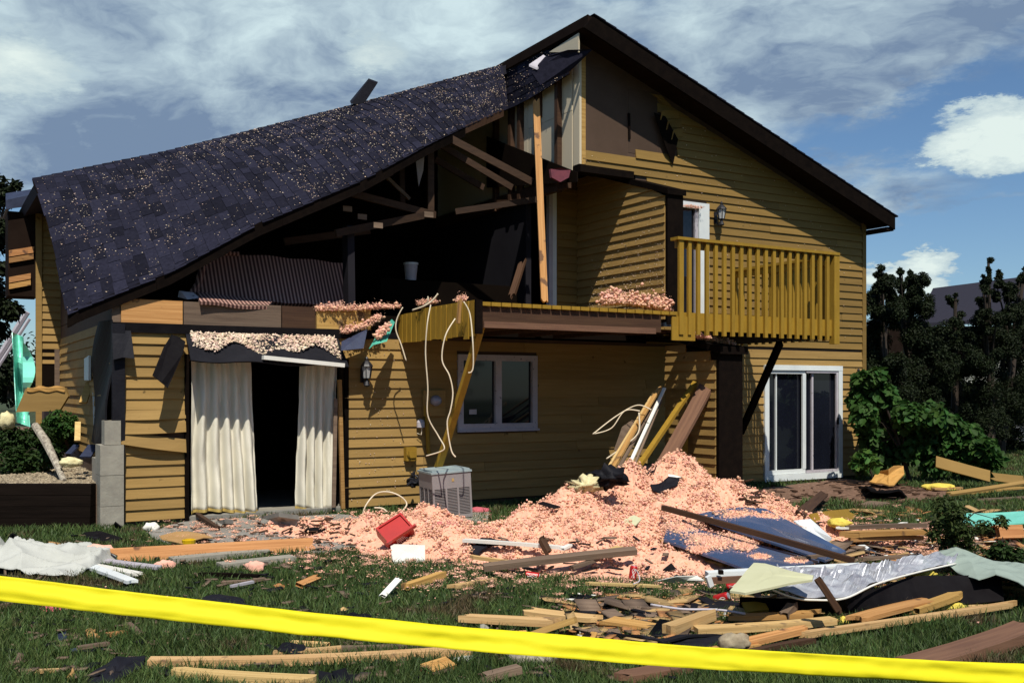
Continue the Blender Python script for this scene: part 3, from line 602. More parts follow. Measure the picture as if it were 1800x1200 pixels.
# broken curtain-door frame
cd = empty_part('patio_doorway', (curt_h[0], N0, 0), house); s0, s1, z0, z1 = curt_h
MB().box(s0-.05, s0+.0, N0-.045, N0+.14, 0, z1+.05).build('jamb', 'char', cd); MB().box(s1-.0, s1+.06, N0-.035, N0+.14, 0, z1+.02).build('jamb', 'char', cd); MB().box(s0, s1, N0-.0, N0+.14, z1-.03, z1+.05).build('head', 'brown_wood', cd)
MB().box(s0, s1, N0-.02, N0+.14, .0, .07).build('sill', 'patio', cd)
MB().beam((s1-.03, N0-.05, .05), (s1-.07, N0-.03, z1-.25), .045, .05, up=(1, 0, 0)).build('broken_jamb', 'fresh_wood', cd)
MB().beam((s1-.17, N0-.08, .08), (s1-.13, N0-.05, z1-.5), .05, .02, up=(0, 1, 0)).build('broken_jamb', 'grey_wood', cd)
# awning of tar paper above it
aw0 = SP(325, 585, N0)[0]; aw1 = SP(592, 592, N0)[0]
aw = MB().grid(lambda u, v: (aw0+(aw1-aw0)*u+.04*v*(u-.5), N0-.02-.36*v+.02*math.sin(9*u), 2.30-.34*v-.05*u*v+.015*math.sin(13*u+3*v)), 30, 6, .018).build('awning', 'black_sheet', house)
vs = []; 
def fluffs(n, posf, r0, r1, flat=.8):
    """n crumpled little clumps; posf() -> (x,y,z); returns verts, quads-as-tris"""
    base = []; t_ = (1+5**.5)/2
    for a, b in [(-1, t_), (1, t_), (-1, -t_), (1, -t_)]: base += [(a, b, 0), (0, a, b), (b, 0, a)]
    B = np.array(base)/math.hypot(1, t_)
    from itertools import combinations
    d = np.linalg.norm(B[:, None]-B[None], axis=2); F_ = [c for c in combinations(range(12), 3) if max(d[c[0], c[1]], d[c[1], c[2]], d[c[0], c[2]]) < 1.2]
    F_ = np.array([c if np.dot(np.cross(B[c[1]]-B[c[0]], B[c[2]]-B[c[0]]), B[c[0]]) > 0 else (c[0], c[2], c[1]) for c in F_])
    P = np.array([posf() for _ in range(n)]); R = rng.uniform(0, 1, n)**2*(r1-r0)+r0
    V = B[None]*(1+rng.uniform(-.5, .55, (n, 12, 1)))*R[:, None, None]*np.array([1, 1, flat])+P[:, None]
    T = F_[None]+(np.arange(n)*12)[:, None, None]
    return V.reshape(-1, 3), T.reshape(-1, 3)
def tufts(n, posf, r0, r1, nf, name, m, **kw):
    V, T = fluffs(n, posf, r0, r1); P = np.array([posf() for _ in range(nf)]); d = rng.normal(0, 1, (nf, 3)); d /= np.linalg.norm(d, axis=1)[:, None]; L_ = rng.uniform(.012, .045, nf)[:, None]
    q = np.cross(d, rng.normal(0, 1, (nf, 3))); q /= np.linalg.norm(q, axis=1)[:, None]
    V2 = np.stack([P-q*.0028, P+q*.0028, P+d*L_], 1).reshape(-1, 3); T2 = np.arange(nf*3).reshape(-1, 3)+len(V)
    return np_mesh(name, np.concatenate([V, V2]), np.concatenate([T, T2]), m, **kw)
def awp():
    u = random.random(); v = random.random()**1.2*(.55+.25*math.sin(u*17)*math.sin(u*5))
    return (aw0+.05+(aw1-aw0-.1)*u, N0-.04-.36*v, 2.315-.34*v-.05*u*v+.02*random.random())
V, T = fluffs(2600, awp, .007, .02); np_mesh('insulation_bits', V, T, 'fleck', kind='stuff', parent=house, label='pale loose insulation heaped on the tarred awning').name
MB().beam(SP(462, 628, N0-.42), SP(604, 642, N0-.42), .09, .05).build('trim_board', 'white_plastic', house=True, label='white ribbed trim board hanging aslant across the curtained doorway head', cat='trim board')

# ---- deck (left part) and balcony
ND = 10.31
deck = empty_part('deck', (5.65, ND, 2.2), house); zt = 2.66
k = 0; s = 5.68
while s < 8.55:
    l = .005*random.random(); MB().box(s, s+.125, ND-.03-l, N0-.04, zt-.045, zt).build('deck_board', 'ochre_bright', deck); s += .143
s = 8.62  # short boards and sheet added to shade the wall beside the lower fin
while s < 9.6:
    MB().box(s, s+.135, 11.35+random.uniform(0, .06), N0-.04, 2.50, 2.535).build('deck_board', 'ochre_gable', deck); s += .143
MB().box(8.60, 9.68, 11.45, N0-.05, 2.47, 2.495).build('light_block_sheet', 'brown_wood', deck)
s = 9.68
while s < 11.66:
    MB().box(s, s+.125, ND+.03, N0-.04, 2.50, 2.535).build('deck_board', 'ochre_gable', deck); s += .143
MB().box(5.70, 8.42, ND+.01, ND+.06, 2.38, 2.61).build('rim_joist', 'brown_wood', deck); MB().box(5.72, 8.3, ND-.035, ND+.009, 2.355, 2.43).build('rim_joist', 'brown_stain', deck)
MB().box(5.70, 8.58, ND+.07, N0-.05, 2.605, 2.612).build('light_block_sheet', 'brown_wood', deck)  # sheet added under the boards to stop sun through their gaps
for s in np.arange(6.3, 8.5, .6): MB().box(s, s+.045, ND+.07, N0-.05, 2.38, 2.6).build('joist', 'brown_wood', deck)
k = 0
for i in range(15):      # vertical facing boards on the left end
    n0 = ND+.02+i*.146; drop = .03*random.random()+(.05 if i in (1, 5) else 0)
    MB().box(5.61+.006*random.random(), 5.64, n0, n0+.122, 2.27-drop*.6, zt+.02-(.04 if i > 9 else 0)).build('facing_board', 'ochre_bright', deck)
MB().box(5.645, 5.69, ND+.02, N0-.05, 2.3, 2.6).build('end_joist', 'char', deck)
MB().box(5.61, 5.70, ND-.035, ND+.005, 2.28, 2.68).build('corner_post', 'char', deck)
# balcony railing
bal = empty_part('balcony_railing', (8.62, ND, 2.4), house); B0, B1 = SP(1190, 0, ND)[0], SP(1467, 0, ND)[0]
zb, ztp = 2.36, 3.62
MB().box(B0-.03, B1+.05, ND-.06, ND+.10, ztp, ztp+.04).build('top_rail', 'ochre_bright', bal); MB().box(B0, B1, ND+.012, ND+.05, ztp-.10, ztp-.002).build('rail_stringer', 'ochre_gable', bal)
MB().box(B0-.02, B1+.01, ND+.002, ND+.04, 2.42, 2.66).build('fascia_board', 'ochre_bright', bal)
k = 19
for i in range(k+1):
    s = B0+.01+(B1-B0-.06)*i/k; wd = .075 if i in (0, k) else .055
    MB().box(s, s+wd, ND-.04, ND+.0, zb+random.uniform(-.004, .004), ztp).build('baluster', 'ochre_bright', bal)
MB().box(B1-.06, B1+.05, ND-.05, ND+.05, 2.3, ztp-.001).build('corner_post', 'ochre_bright', bal)
MB().box(B1-.06, B1+.03, ND+.102, N0-.03, ztp-.03, ztp+.01).build('top_rail', 'ochre_bright', bal); MB().box(B1-.02, B1+.02, ND+.11, N0-.03, ztp-.13, ztp-.032).build('rail_stringer', 'ochre_bright', bal)
MB().box(B1-.02, B1+.02, ND+.06, N0-.03, 2.42, 2.66).build('fascia_board', 'ochre_bright', bal)
for i in range(1, 14):
    n = ND+.05+i*.158; MB().box(B1+.021, B1+.056, n, n+.05, zb, ztp-.03).build('baluster', 'ochre_bright', bal)
MB().beam(SP(1371, 603, 10.9), SP(1302, 760, 12.42), .09, .09).build('brace', 'char', bal)
MB().box(B0-.1, B0+.3, ND-.02, ND+.0, 2.28, 2.6).build('end_board', 'ochre_bright', bal)
MB().box(9.66, B1-.03, ND+.05, N0-.05, 2.38, 2.42).build('soffit_board', 'inner_dark', bal)

# ---- rear left block of the house
rb = empty_part('rear_block', (1.8, 18, 0), house); NB = 18.0
x0 = SP(66, 0, NB)[0]; x1 = SP(128, 0, NB)[0]
wb = MB().box(x0, x1, NB, NB+.15, 1.9, 4.7).build('rear_block_wall', 'sheathing', rb)
z = 2.05
while z < 4.4:
    board('siding_board', rb, 'ochre', x0+.06, x1, x0+.06, x1, z, z+.13, lambda a, o, zz: (a, NB-o, zz)); z += .122
MB().box(x0-.03, x0+.06, NB-.05, NB, .9, 4.5).build('corner_board', 'ochre', rb)
MB().box(SP(116, 0, NB)[0], SP(126, 0, NB)[0], NB-.04, NB, .9, 2.6).build('corner_board', 'ochre_bright', rb)
MB().tube([SP(118, 540, NB-.12), SP(116, 560, NB-.12), SP(113, 686, NB-.12)], .035, 8).build('downpipe', 'white_paint', rb)
MB().box(SP(14, 0, NB)[0], x0, NB-.0, NB+.6, SP(30, 520, NB)[2], SP(30, 372, NB)[2]).build('bay_wall', 'soffit', rb)
MB().hexa([SP(10, 368, NB-.1), SP(72, 360, NB-.1), SP(72, 352, NB+1), SP(10, 362, NB+1), SP(10, 352, NB-.1), SP(72, 338, NB-.1), SP(72, 330, NB+1), SP(10, 340, NB+1)]).build('eave', 'blue_black', rb)
for (a, b, c, d) in [(16, 433, 60, 444), (16, 446, 59, 455), (16, 480, 54, 490), (16, 492, 54, 501)]:
    MB().prism([SP(a, b+7, NB-.05), SP(c, b, NB-.05), SP(c, d, NB-.05), SP(a, d+7, NB-.05)], (0, .04, 0)).build('broken_joist', 'fresh_wood', rb)
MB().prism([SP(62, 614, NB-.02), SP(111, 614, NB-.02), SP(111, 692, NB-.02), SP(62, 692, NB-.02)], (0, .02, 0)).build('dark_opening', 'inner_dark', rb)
MB().prism([SP(96, 614, NB-.04), SP(105, 614, NB-.04), SP(105, 678, NB-.04), SP(96, 678, NB-.04)], (0, .02, 0)).build('metal_strip', 'grey_wood', rb)
# side window and torn corner covering
MB().prism([NP(152, 630, 1.95), NP(160, 625, 1.95), NP(160, 668, 1.95), NP(152, 668, 1.95)], (-.03, 0, 0)).build('side_window', 'white_paint', house)
MB().grid(lambda u, v: (1.93-.05*math.sin(6*v+3*u), 12.5+1.5*u*(.6+.4*math.sin(1+v*2.5)), .95+1.5*v), 6, 14, .02).build('corner_covering', 'black_sheet', house)
MB().box(1.93, 2.07, 12.42, 12.5, .72, 2.4).build('corner_board', 'black_sheet', house)
# block pier
pr = MB().box(1.84, 2.02, 12.40, 12.62, .98, 1.26).build('foundation_pier', 'concrete', house)
for z0, z1 in ((.0, .26), (.265, .62), (.625, .975)): MB().box(1.79, 2.05, 12.38, 12.75, z0, z1).build('block', 'concrete', pr)
MB().box(1.80, 1.93, 12.6, 13.1, .0, .8).build('block', 'concrete', pr)

# ================================================================ THINGS ON THE HOUSE
def lantern(px, py, n, h, label):
    c = SP(px, py, n); k = h/.42; t = empty('wall_lantern', (c[0], n, c[2]), True, label, 'wall lantern', 'wall lanterns on the house front')
    y = n-.16*k; x = c[0]; z = c[2]
    MB().lathe([(.03*k, -.22*k), (.05*k, -.2*k), (.02*k, -.12*k), (.055*k, -.10*k)], (x, y, z), 8).build('lamp_base', 'black_metal', t)
    MB().lathe([(.05*k, -.10*k), (.075*k, .06*k)], (x, y, z), 6).build('lamp_glass', 'lamp_glass', t)
    for a in range(6):
        q = a*math.pi/3; MB().beam((x+.052*k*math.cos(q), y+.052*k*math.sin(q), z-.10*k), (x+.078*k*math.cos(q), y+.078*k*math.sin(q), z+.06*k), .012*k, .012*k).build('glazing_bar', 'black_metal', t)
    MB().lathe([(.095*k, .06*k), (.08*k, .09*k), (.045*k, .13*k), (.02*k, .15*k), (.028*k, .17*k), (.008*k, .2*k)], (x, y, z), 8).build('lamp_cap', 'black_metal', t)
    MB().box(x-.03*k, x+.03*k, n-.02, n, z-.16*k, z+.04*k).tube([(x, n-.02, z-.1*k), (x, n-.08*k, z-.2*k), (x, y, z-.2*k)], .012*k).build('bracket', 'black_metal', t)
lantern(637, 652, N0-.03, .40, 'black wall lantern between the curtained doorway and the deck')
lantern(1257, 377, N0-.03, .40, 'black wall lantern beside the balcony door above the railing')
lantern(1496, 668, N0-.03, .44, 'black wall lantern at the right corner above the leafy shrub')
# curtains
def curtain(px0, px1, pxb0, pxb1, ybot, label, nf):
    a0 = SP(px0, 630, 12.62)[0]; a1 = SP(px1, 630, 12.62)[0]; b0 = SP(pxb0, 900, 12.62)[0]; b1 = SP(pxb1, 900, 12.62)[0]
    t = empty('curtain', ((a0+a1)/2, 12.62, .2), True, label, 'curtain', 'white curtains in the left doorway'); zt, zb = SP(px0, 628, 12.62)[2], SP(px0, ybot, 12.5)[2]
    ph = random.random()*6
    def f(u, v):
        e = v**.8; w = u+.03*math.sin(u*7+ph)*e; s = (a0+(b0-a0)*e)*(1-w)+(a1+(b1-a1)*e)*w
        am = .022+.05*e; fold = math.sin(2*math.pi*nf*(u+.05*math.sin(u*5+ph))+ph+.5*math.sin(v*3)); fold = math.copysign(abs(fold)**.7, fold)
        return (s, 12.60-am*fold-.02*math.sin(5*v+u*3)+(0.008*math.sin(40*u+9*v))*e+.03*noise.noise(Vector((u*9+ph, v*5, 2)))+.012*noise.noise(Vector((u*24+ph, v*16, 7))), zt+(zb-zt)*v-.03*math.sin(u*5+ph)*v)
    MB().grid(f, 90, 30, .006).build('cloth', 'curtain', t, smooth=True)
    MB().grid(lambda u, v: (lambda p: (p[0], p[1]-.004, p[2]-.012+.035*(1-v)))(f(u, 1.0)), 90, 1, .006).build('hem', 'hem_gold', t)
    return t
curtain(335, 440, 337, 457, 905, 'wider white pleated curtain hanging in the left half of the doorway', 5)
curtain(527, 592, 523, 592, 898, 'narrower white pleated curtain with gold edge on the doorway right side', 4)
# striped sofa bed lying on the open upper floor
so = empty('striped_sofa_bed', SP(480, 540, 13.0), True, 'overturned brown striped sofa bed on the open upper floor', 'sofa')
def quad(p, u, v): a, b, c, d = [Vector(q) for q in p]; return (a*(1-u)+b*u)*(1-v)+(d*(1-u)+c*u)*v
Q = [SP(345, 520, 12.9), SP(615, 540, 13.1), SP(622, 463, 13.5), SP(362, 441, 13.3)]
MB().grid(lambda u, v: quad(Q, u, v)+Vector((0, .02*math.sin(9*u), .01*math.sin(20*u))), 30, 8, .1).build('seat_panel', 'striped_cloth', so)
MB().tube([SP(335, 520, 12.85), SP(348, 500, 12.95), SP(356, 470, 13.1), SP(362, 443, 13.3)], .045, 8).build('arm_roll', 'striped_cloth', so)
MB().tube([SP(358, 444, 13.28), SP(420, 446, 13.32)], .03, 8).build('top_roll', 'striped_cloth', so)
Q2 = [SP(352, 530, 12.42), SP(470, 540, 12.5), SP(480, 528, 12.9), SP(345, 512, 12.85)]
MB().grid(lambda u, v: quad(Q2, u, v)+Vector((0, 0, .01*math.sin(8*u)*(1-v))), 24, 4, .04).build('valance', 'striped_cloth', so)
MB().prism([SP(316, 511, 12.7), SP(340, 514, 12.7), SP(352, 524, 12.6), (SP(330, 526, 12.6)), SP(314, 522, 12.7)], (0, .05, 0)).build('metal_corner', 'dull_white', so)
# black flaps on the left panel
def hflap(pts, m, label, name='tar_paper_flap', cat='tar paper', th=.015):
    return MB().prism([SP(x, y, n) for x, y, n in pts], (0, th, 0)).build(name, m, house=True, label=label, cat=cat)
hflap([(197, 580, 12.43), (230, 581, 12.43), (236, 630, 12.32), (216, 628, 12.34), (199, 632, 12.34)], 'black_sheet', 'square black tar paper flap at the top left of the ochre panel')
hflap([(302, 588, 12.42), (314, 592, 12.42), (326, 600, 12.36), (322, 620, 12.25), (295, 682, 12.05), (284, 672, 12.02), (268, 660, 12.05), (288, 610, 12.3)], 'tar_paper', 'long twisted black strip hanging beside the left curtain')
hflap([(601, 600, 12.3), (646, 578, 12.3), (639, 612, 12.1), (600, 616, 12.1)], 'blue_black', 'dark blue torn roofing sheet hanging right of the awning', 'roofing_scrap', 'roofing sheet')
hflap([(689, 561, 12.2), (694, 566, 12.2), (680, 600, 11.95), (657, 606, 11.9), (649, 613, 11.9), (662, 590, 12.1)], 'teal_dull', 'small green pointed board with pink insulation hanging by the deck', 'green_board', 'board')
V, T = fluffs(90, lambda: (lambda t: Vector(SP(664+18*t+random.uniform(-5, 5), 590-18*t+random.uniform(-6, 6), 11.95)))(random.random()), .015, .035); np_mesh('insulation_tuft', V, T, 'fluff', kind='stuff', house=True, label='pink insulation tuft on the green hanging board')
# pink fluff along broken edges
def fluffline(pts, n, cnt, r0=.012, r1=.04, sp=5, label='pink insulation caught on a broken edge', nm='insulation_fluff', up=0):
    P = [Vector(SP(x, y, nn)) for x, y, nn in pts]
    def f():
        k = random.randrange(len(P)-1); t = random.random(); q = P[k].lerp(P[k+1], t); return q+Vector((random.gauss(0, .02), random.gauss(0, .05), abs(random.gauss(0, sp/150))))
    return tufts(cnt*3, f, r0*.5, r1*.55, cnt*8, nm, 'fluff', kind='stuff', house=True, label=label)
fluffline([(555, 546, 12.5), (620, 545, 12.45), (700, 541, 12.4)], 0, 220, label='pink insulation along the broken floor edge left of the deck')
fluffline([(602, 586, 12.4), (640, 576, 12.35), (668, 560, 12.3)], 0, 160, label='pink insulation on the torn sheet right of the awning')
fluffline([(1060, 535, 10.5), (1100, 534, 10.6), (1150, 543, 10.6), (1175, 547, 10.5)], 0, 520, .02, .055, 11, label='pink insulation heaped on the deck against the fin wall')
fluffline([(1195, 583, 10.9), (1240, 596, 10.8), (1285, 606, 10.6)], 0, 300, .015, .045, 4, label='pink insulation lying along the lower fin wall cap')
fluffline([(735, 536, 11.8), (765, 532, 11.5)], 0, 60, .01, .025, 4, label='pink shreds on the left end of the deck')
fluffline([(1203, 362, 12.4), (1232, 366, 12.4)], 0, 50, .008, .018, 1, label='pink shreds on top of the balcony door frame')
fluffline([(806, 530, 10.4), (815, 526, 10.4)], 0, 30, .015, .03, 4, label='pink tuft over the deck corner')
# tall leaning studs beside the recess, reaching the roof
def beam_thing(p1, p2, w, h, m, label, name='stud', cat='board', up=(0, 0, 1), group=None):
    a, b = Vector(p1), Vector(p2); c = (a+b)/2; d = (b-a); q = d.to_track_quat('X', 'Z'); L_ = d.length
    mb = plankmesh(L_, w, h); me = bpy.data.meshes.new(name); me.from_pydata(mb[0], [], mb[1]); me.materials.append(MATS[m]); me.update()
    o = bpy.data.objects.new(name, me); COL.objects.link(o); o.location = c; o.rotation_mode = 'QUATERNION'; o.rotation_quaternion = q; FR[o.name] = c
    return tagit(o, label, cat, group)
def plankmesh(L_, w, h, splinter=None, bend=None, ns=7):
    """board along local X with slight bend, twist and broken ends"""
    splinter = random.choice((0, .5, 1, 1.3)) if splinter is None else splinter; bend = random.uniform(-.012, .012)*L_ if bend is None else bend
    vs = []; fs = []; M_ = 4; jag0 = [random.random()*splinter*.17 for _ in range(M_+1)]; jag1 = [random.random()*splinter*.17 for _ in range(M_+1)]; tw = random.uniform(-.1, .1)
    for i in range(ns+1):
        t = i/ns; x = (t-.5)*L_; bz = bend*(1-(2*t-1)**2); a = tw*(t-.5); wj = 1+random.uniform(-.02, .02)
        for top in (0, 1):
            for j in range(M_+1):
                y = (j/M_-.5)*w*wj; z = (top-.5)*h; xx = x
                if i == 0: xx += jag0[j]
                if i == ns: xx -= jag1[j]
                vs.append((xx, y*math.cos(a)-z*math.sin(a), z*math.cos(a)+y*math.sin(a)+bz))
    R = 2*(M_+1); idx = lambda i, t, j: i*R+t*(M_+1)+j
    for i in range(ns):
        for j in range(M_):
            fs.append((idx(i, 1, j), idx(i+1, 1, j), idx(i+1, 1, j+1), idx(i, 1, j+1))); fs.append((idx(i, 0, j+1), idx(i+1, 0, j+1), idx(i+1, 0, j), idx(i, 0, j)))
        fs.append((idx(i, 0, 0), idx(i+1, 0, 0), idx(i+1, 1, 0), idx(i, 1, 0))); fs.append((idx(i, 1, M_), idx(i+1, 1, M_), idx(i+1, 0, M_), idx(i, 0, M_)))
    for j in range(M_): fs.append((idx(0, 1, j), idx(0, 1, j+1), idx(0, 0, j+1), idx(0, 0, j))); fs.append((idx(ns, 1, j+1), idx(ns, 1, j), idx(ns, 0, j), idx(ns, 0, j+1)))
    return vs, fs
HW = lambda px, py, n: W(*SP(px, py, n))
beam_thing(HW(942, 172, 12.9), HW(957, 532, 12.2), .10, .06, 'fresh_wood', 'tall pale stud standing on the deck up to the torn roof', cat='stud')
beam_thing(HW(920, 455, 13.2), HW(897, 528, 13.0), .10, .05, 'brown_wood', 'short dark stud leaning inside the room behind the deck', cat='stud')
beam_thing(HW(846, 572, 10.36), HW(770, 822, 11.3), .09, .055, 'ochre_bright', 'long ochre post leaning from the deck corner to the air conditioner', cat='post')
beam_thing(HW(1262, 640, 10.9), HW(1163, 822, 10.3), .22, .05, 'brown_stain', 'wide brown board leaning against the lower fin wall', cat='board')
beam_thing(HW(1225, 668, 11.0), HW(1105, 845, 10.2), .07, .05, 'ochre_bright', 'thin yellow strip leaning along the wide brown board', cat='board')
beam_thing(HW(1207, 735, 11.1), HW(1202, 830, 11.0), .07, .05, 'ochre_bright', 'short upright yellow stick before the lower fin wall', cat='board')
beam_thing(HW(1252, 800, 10.9), HW(1240, 850, 10.6), .12, .03, 'grey_wood', 'short grey board end standing behind the pile top', cat='board')
lean = [(1160, 680, 1090, 800, .06, .03, 'fresh_wood', 'brown lath in the leaning bundle above the pile'), (1150, 688, 1082, 800, .03, .02, 'pale_wood', 'leftmost pale lath of the leaning bundle'), (1168, 682, 1112, 804, .045, .02, 'white_plastic', 'white trim strip at the right of the leaning bundle'),
        (1164, 700, 1120, 806, .03, .02, 'grey_wood', 'grey strip behind the white trim in the bundle'), (1155, 700, 1098, 803, .05, .02, 'grey_wood', 'dull flat lath in the middle of the bundle')]
for x0, y0, x1, y1, w, h, m, l in lean: beam_thing(HW(x0, y0, 11.0), HW(x1+(x1-x0)*.3, y1+(y1-y0)*.3, 10.25), w, h, m, l, 'leaning_lath', 'lath')
MB().prism([SP(1095, 750, 10.8), SP(1112, 738, 10.9), SP(1118, 742, 10.9), SP(1090, 800, 10.6), SP(1081, 790, 10.6)], (0, .02, 0)).build('board_scrap', 'grey_wood', house=True, label='curved dull board leaning behind the bundle of laths', cat='board')
MB().prism([SP(968, 297, 12.55), SP(985, 295, 12.5), SP(1003, 299, 12.5), SP(1000, 312, 12.45), SP(985, 320, 12.45), SP(970, 312, 12.5)], (0, .05, 0)).build('carpet_scrap', 'pink_dark', house=True, label='dark pink scrap caught at the torn corner of the upper wall', cat='scrap')
# cables hanging from the deck
def smooth_pts(P, k=6):
    out = []
    for i in range(len(P)-1):
        p0 = P[max(i-1, 0)]; p1 = P[i]; p2 = P[i+1]; p3 = P[min(i+2, len(P)-1)]
        for j in range(k):
            t = j/k; out.append(.5*((2*p1)+(p2-p0)*t+(2*p0-5*p1+4*p2-p3)*t*t+(3*p1-p0-3*p2+p3)*t**3))
    return out+[P[-1]]
def cable(pts, r, label, m='cable_white', name='hanging_cable'):
    return MB().tube(smooth_pts([DP(x, y, Y) for x, y, Y in pts]), r, 6).build(name, m, label=label, cat='cable', smooth=True)
cable([(757, 536, 11.9), (751, 570, 11.8), (748, 620, 11.8), (752, 680, 11.8), (752, 730, 11.8), (770, 765, 11.8), (781, 785, 11.7), (775, 793, 11.7), (749, 801, 11.7)], .0085, 'longest white cable hanging from the deck down to the air conditioner')
cable([(800, 560, 11.7), (783, 590, 11.6), (777, 632, 11.6), (790, 660, 11.6), (796, 690, 11.6), (792, 720, 11.6), (786, 745, 11.6), (793, 790, 11.6), (801, 803, 11.6)], .0085, 'white cable hanging beside the leaning ochre post')
cable([(815, 530, 11.3), (826, 552, 11.3), (831, 600, 11.2), (832, 640, 11.2), (829, 653, 11.2), (823, 655, 11.2)], .0085, 'short hooked white cable at the deck corner')
cable([(708, 540, 12.9), (698, 560, 12.9), (696, 580, 12.9), (705, 605, 12.9), (714, 634, 12.9)], .009, 'curved white cable at the deck left end')
cable([(725, 545, 12.3), (745, 538, 12.2), (760, 528, 12.2), (770, 516, 12.2)], .01, 'torn cable bunch on the deck left end')
cable([(742, 540, 12.3), (752, 530, 12.2), (752, 521, 12.2)], .008, 'thin upright shred of cable on the deck')
cable([(636, 915, 11.2), (642, 890, 11.2), (660, 868, 11.3), (682, 864, 11.3), (704, 872, 11.3), (715, 885, 11.3), (708, 897, 11.2)], .009, 'looped white cable before the ochre wall by the pile')
cable([(636, 915, 11.1), (660, 918, 11.1), (680, 917, 11.1), (695, 922, 11.1)], .01, 'white cable end lying on the pink insulation')
cable([(658, 892, 11.3), (672, 893, 11.3), (680, 899, 11.3)], .01, 'short bent cable end under the looped cable')
cable([(1145, 720, 13.4), (1120, 712, 13.5), (1085, 730, 13.5), (1048, 758, 13.4), (1045, 762, 13.4), (1075, 752, 13.4), (1098, 722, 13.4), (1125, 722, 13.4)], .0085, 'white looped wire sticking out left of the lath bundle')
cable([(1123, 725, 13.3), (1122, 760, 13.2), (1095, 785, 13.1), (1066, 806, 13.0)], .011, 'thin grey wire falling from the lath bundle')
beam_thing(HW(809, 522, 10.24), HW(805, 576, 10.24), .05, .03, 'fresh_wood', 'short brown stake hanging over the left side of the deck', cat='stake')
# meter, conduit, switch boxes
mt = empty('electric_meter', SP(764, 730, N0), True, 'round glass electric meter on ochre board beside the deck shadow', 'electric meter')
a, b = SP(741, 731, N0), SP(779, 686, N0)
MB().box(a[0], b[0], N0-.07, N0-.03, a[2], b[2]).build('meter_board', 'ochre', mt)
c = SP(766, 704, N0-.1); MB().lathe([(.075, 0), (.075, .05), (.06, .1), (.03, .12)], (c[0], N0-.07, c[2]), 16, (0, -1, 0)).build('meter_glass', 'meter_glass', mt, smooth=True)
ub = empty('utility_conduit', SP(735, 800, N0), True, 'ochre painted conduit pipe below the electric meter', 'conduit')
MB().tube([SP(750, 730, N0-.06), SP(753, 790, N0-.06), SP(755, 800, N0-.06)], .03, 8).build('pipe', 'ochre_bright', ub); MB().box(SP(741, 0, N0)[0], SP(750, 0, N0)[0], N0-.08, N0-.03, SP(745, 731, N0)[2], SP(745, 712, N0)[2]).build('fitting', 'ochre_bright', ub)
jb = empty('junction_box', SP(716, 812, N0), True, 'ochre junction box on the wall above the black hoses', 'junction box')
a, b = SP(708, 809, N0), SP(726, 785, N0); MB().box(a[0], b[0], N0-.12, N0-.03, a[2], b[2]).build('box_body', 'ochre_bright', jb); MB().box(a[0]+.03, b[0]-.02, N0-.14, N0-.121, a[2]+.04, b[2]-.05).build('cover', 'ochre_bright', jb)
tb = empty('telephone_box', SP(735, 747, N0), True, 'small cream dome box on the wall left of the conduit', 'outdoor socket')
c = SP(735, 748, N0); MB().lathe([(.055, 0), (.055, .07), (.04, .1), (.01, .115)], (c[0], N0-.08, c[2]-.02), 12).build('box_body', 'dull_white', tb); MB().tube([(c[0]+.02, N0-.08, c[2]-.02), (c[0], N0-.1, c[2]-.12), (c[0]-.05, N0-.07, c[2]-.1)], .006).build('wire', 'cable_white', tb)
def tangle(c, r, n, rad, m, label, name, cat, k=26, ell=(1, 1, 1)):
    t = empty(name, c, False, label, cat)
    for i in range(n):
        P = []; d = Vector([random.gauss(0, 1) for _ in range(3)]); p = Vector(c)+Vector([random.gauss(0, r*.3)*e for e in ell])
        for j in range(k):
            P.append(p.copy()); d = (d+Vector([random.gauss(0, .9) for _ in range(3)])-(p-Vector(c))*2.2/r).normalized(); q = p+d*r*.35; p = Vector((Vector(c).x+(q.x-c[0]), q.y, q.z)); p = Vector([c[e]+(p[e]-c[e])*(.97 if ell[e] < 1 else 1) for e in range(3)])
        MB().tube(smooth_pts(P, 2), rad, 5).build('hose', m, t)
    return t
tangle(DP(728, 845, 13.35), .15, 3, .016, 'black_metal', 'tangle of black hoses left of the air conditioner', 'black_hoses', 'hose')
# room details seen in the dark
bk = empty('white_bucket', SP(722, 494, 14.5), True, 'small bluish white bucket standing in the dark upper room', 'bucket')
c = SP(722, 494, 14.5); MB().lathe([(.085, 0), (.11, .26)], c, 14).build('bucket_body', 'dull_white', bk); MB().lathe([(.12, 0), (.12, .03)], (c[0], c[1], c[2]+.26), 14).build('rim', 'white_paint', bk)
MB().box(c[0]-.6, c[0]+1.9, 14.3, 14.9, 2.66, c[2]-.005).build('low_counter', 'inner_dark', house)

# ================================================================ AIR CONDITIONER
AC = DP(785, 915, 12.1); AC.z = 0
ac = empty('air_conditioner', AC, False, 'grey louvred air conditioner unit tilted beside the shaded wall', 'air conditioner')
Rm = Matrix.Rotation(math.radians(24), 4, 'Z')@Matrix.Rotation(math.radians(-3), 4, 'Y'); ax = lambda p: tuple(Vector(AC)+(Rm@Vector((p[0]*.84, p[1]*.84, p[2]*.93)))+Vector((-.02, .28, .05)))
def abox(mb, x0, x1, y0, y1, z0, z1): return mb.hexa([ax(p) for p in [(x0, y0, z0), (x1, y0, z0), (x1, y1, z0), (x0, y1, z0), (x0, y0, z1), (x1, y0, z1), (x1, y1, z1), (x0, y1, z1)]])
abox(MB(), -.27, .27, -.27, .27, .02, .56).build('core', 'ac_dark', ac)
m_ = MB()
for x0, x1, y0, y1 in [(-.3, -.27, -.3, .3), (.27, .3, -.3, .3)]:
    abox(m_, x0, x1, y0, -.27+.0, 0, .6); abox(m_, x0, x1, .27, y1, 0, .6)
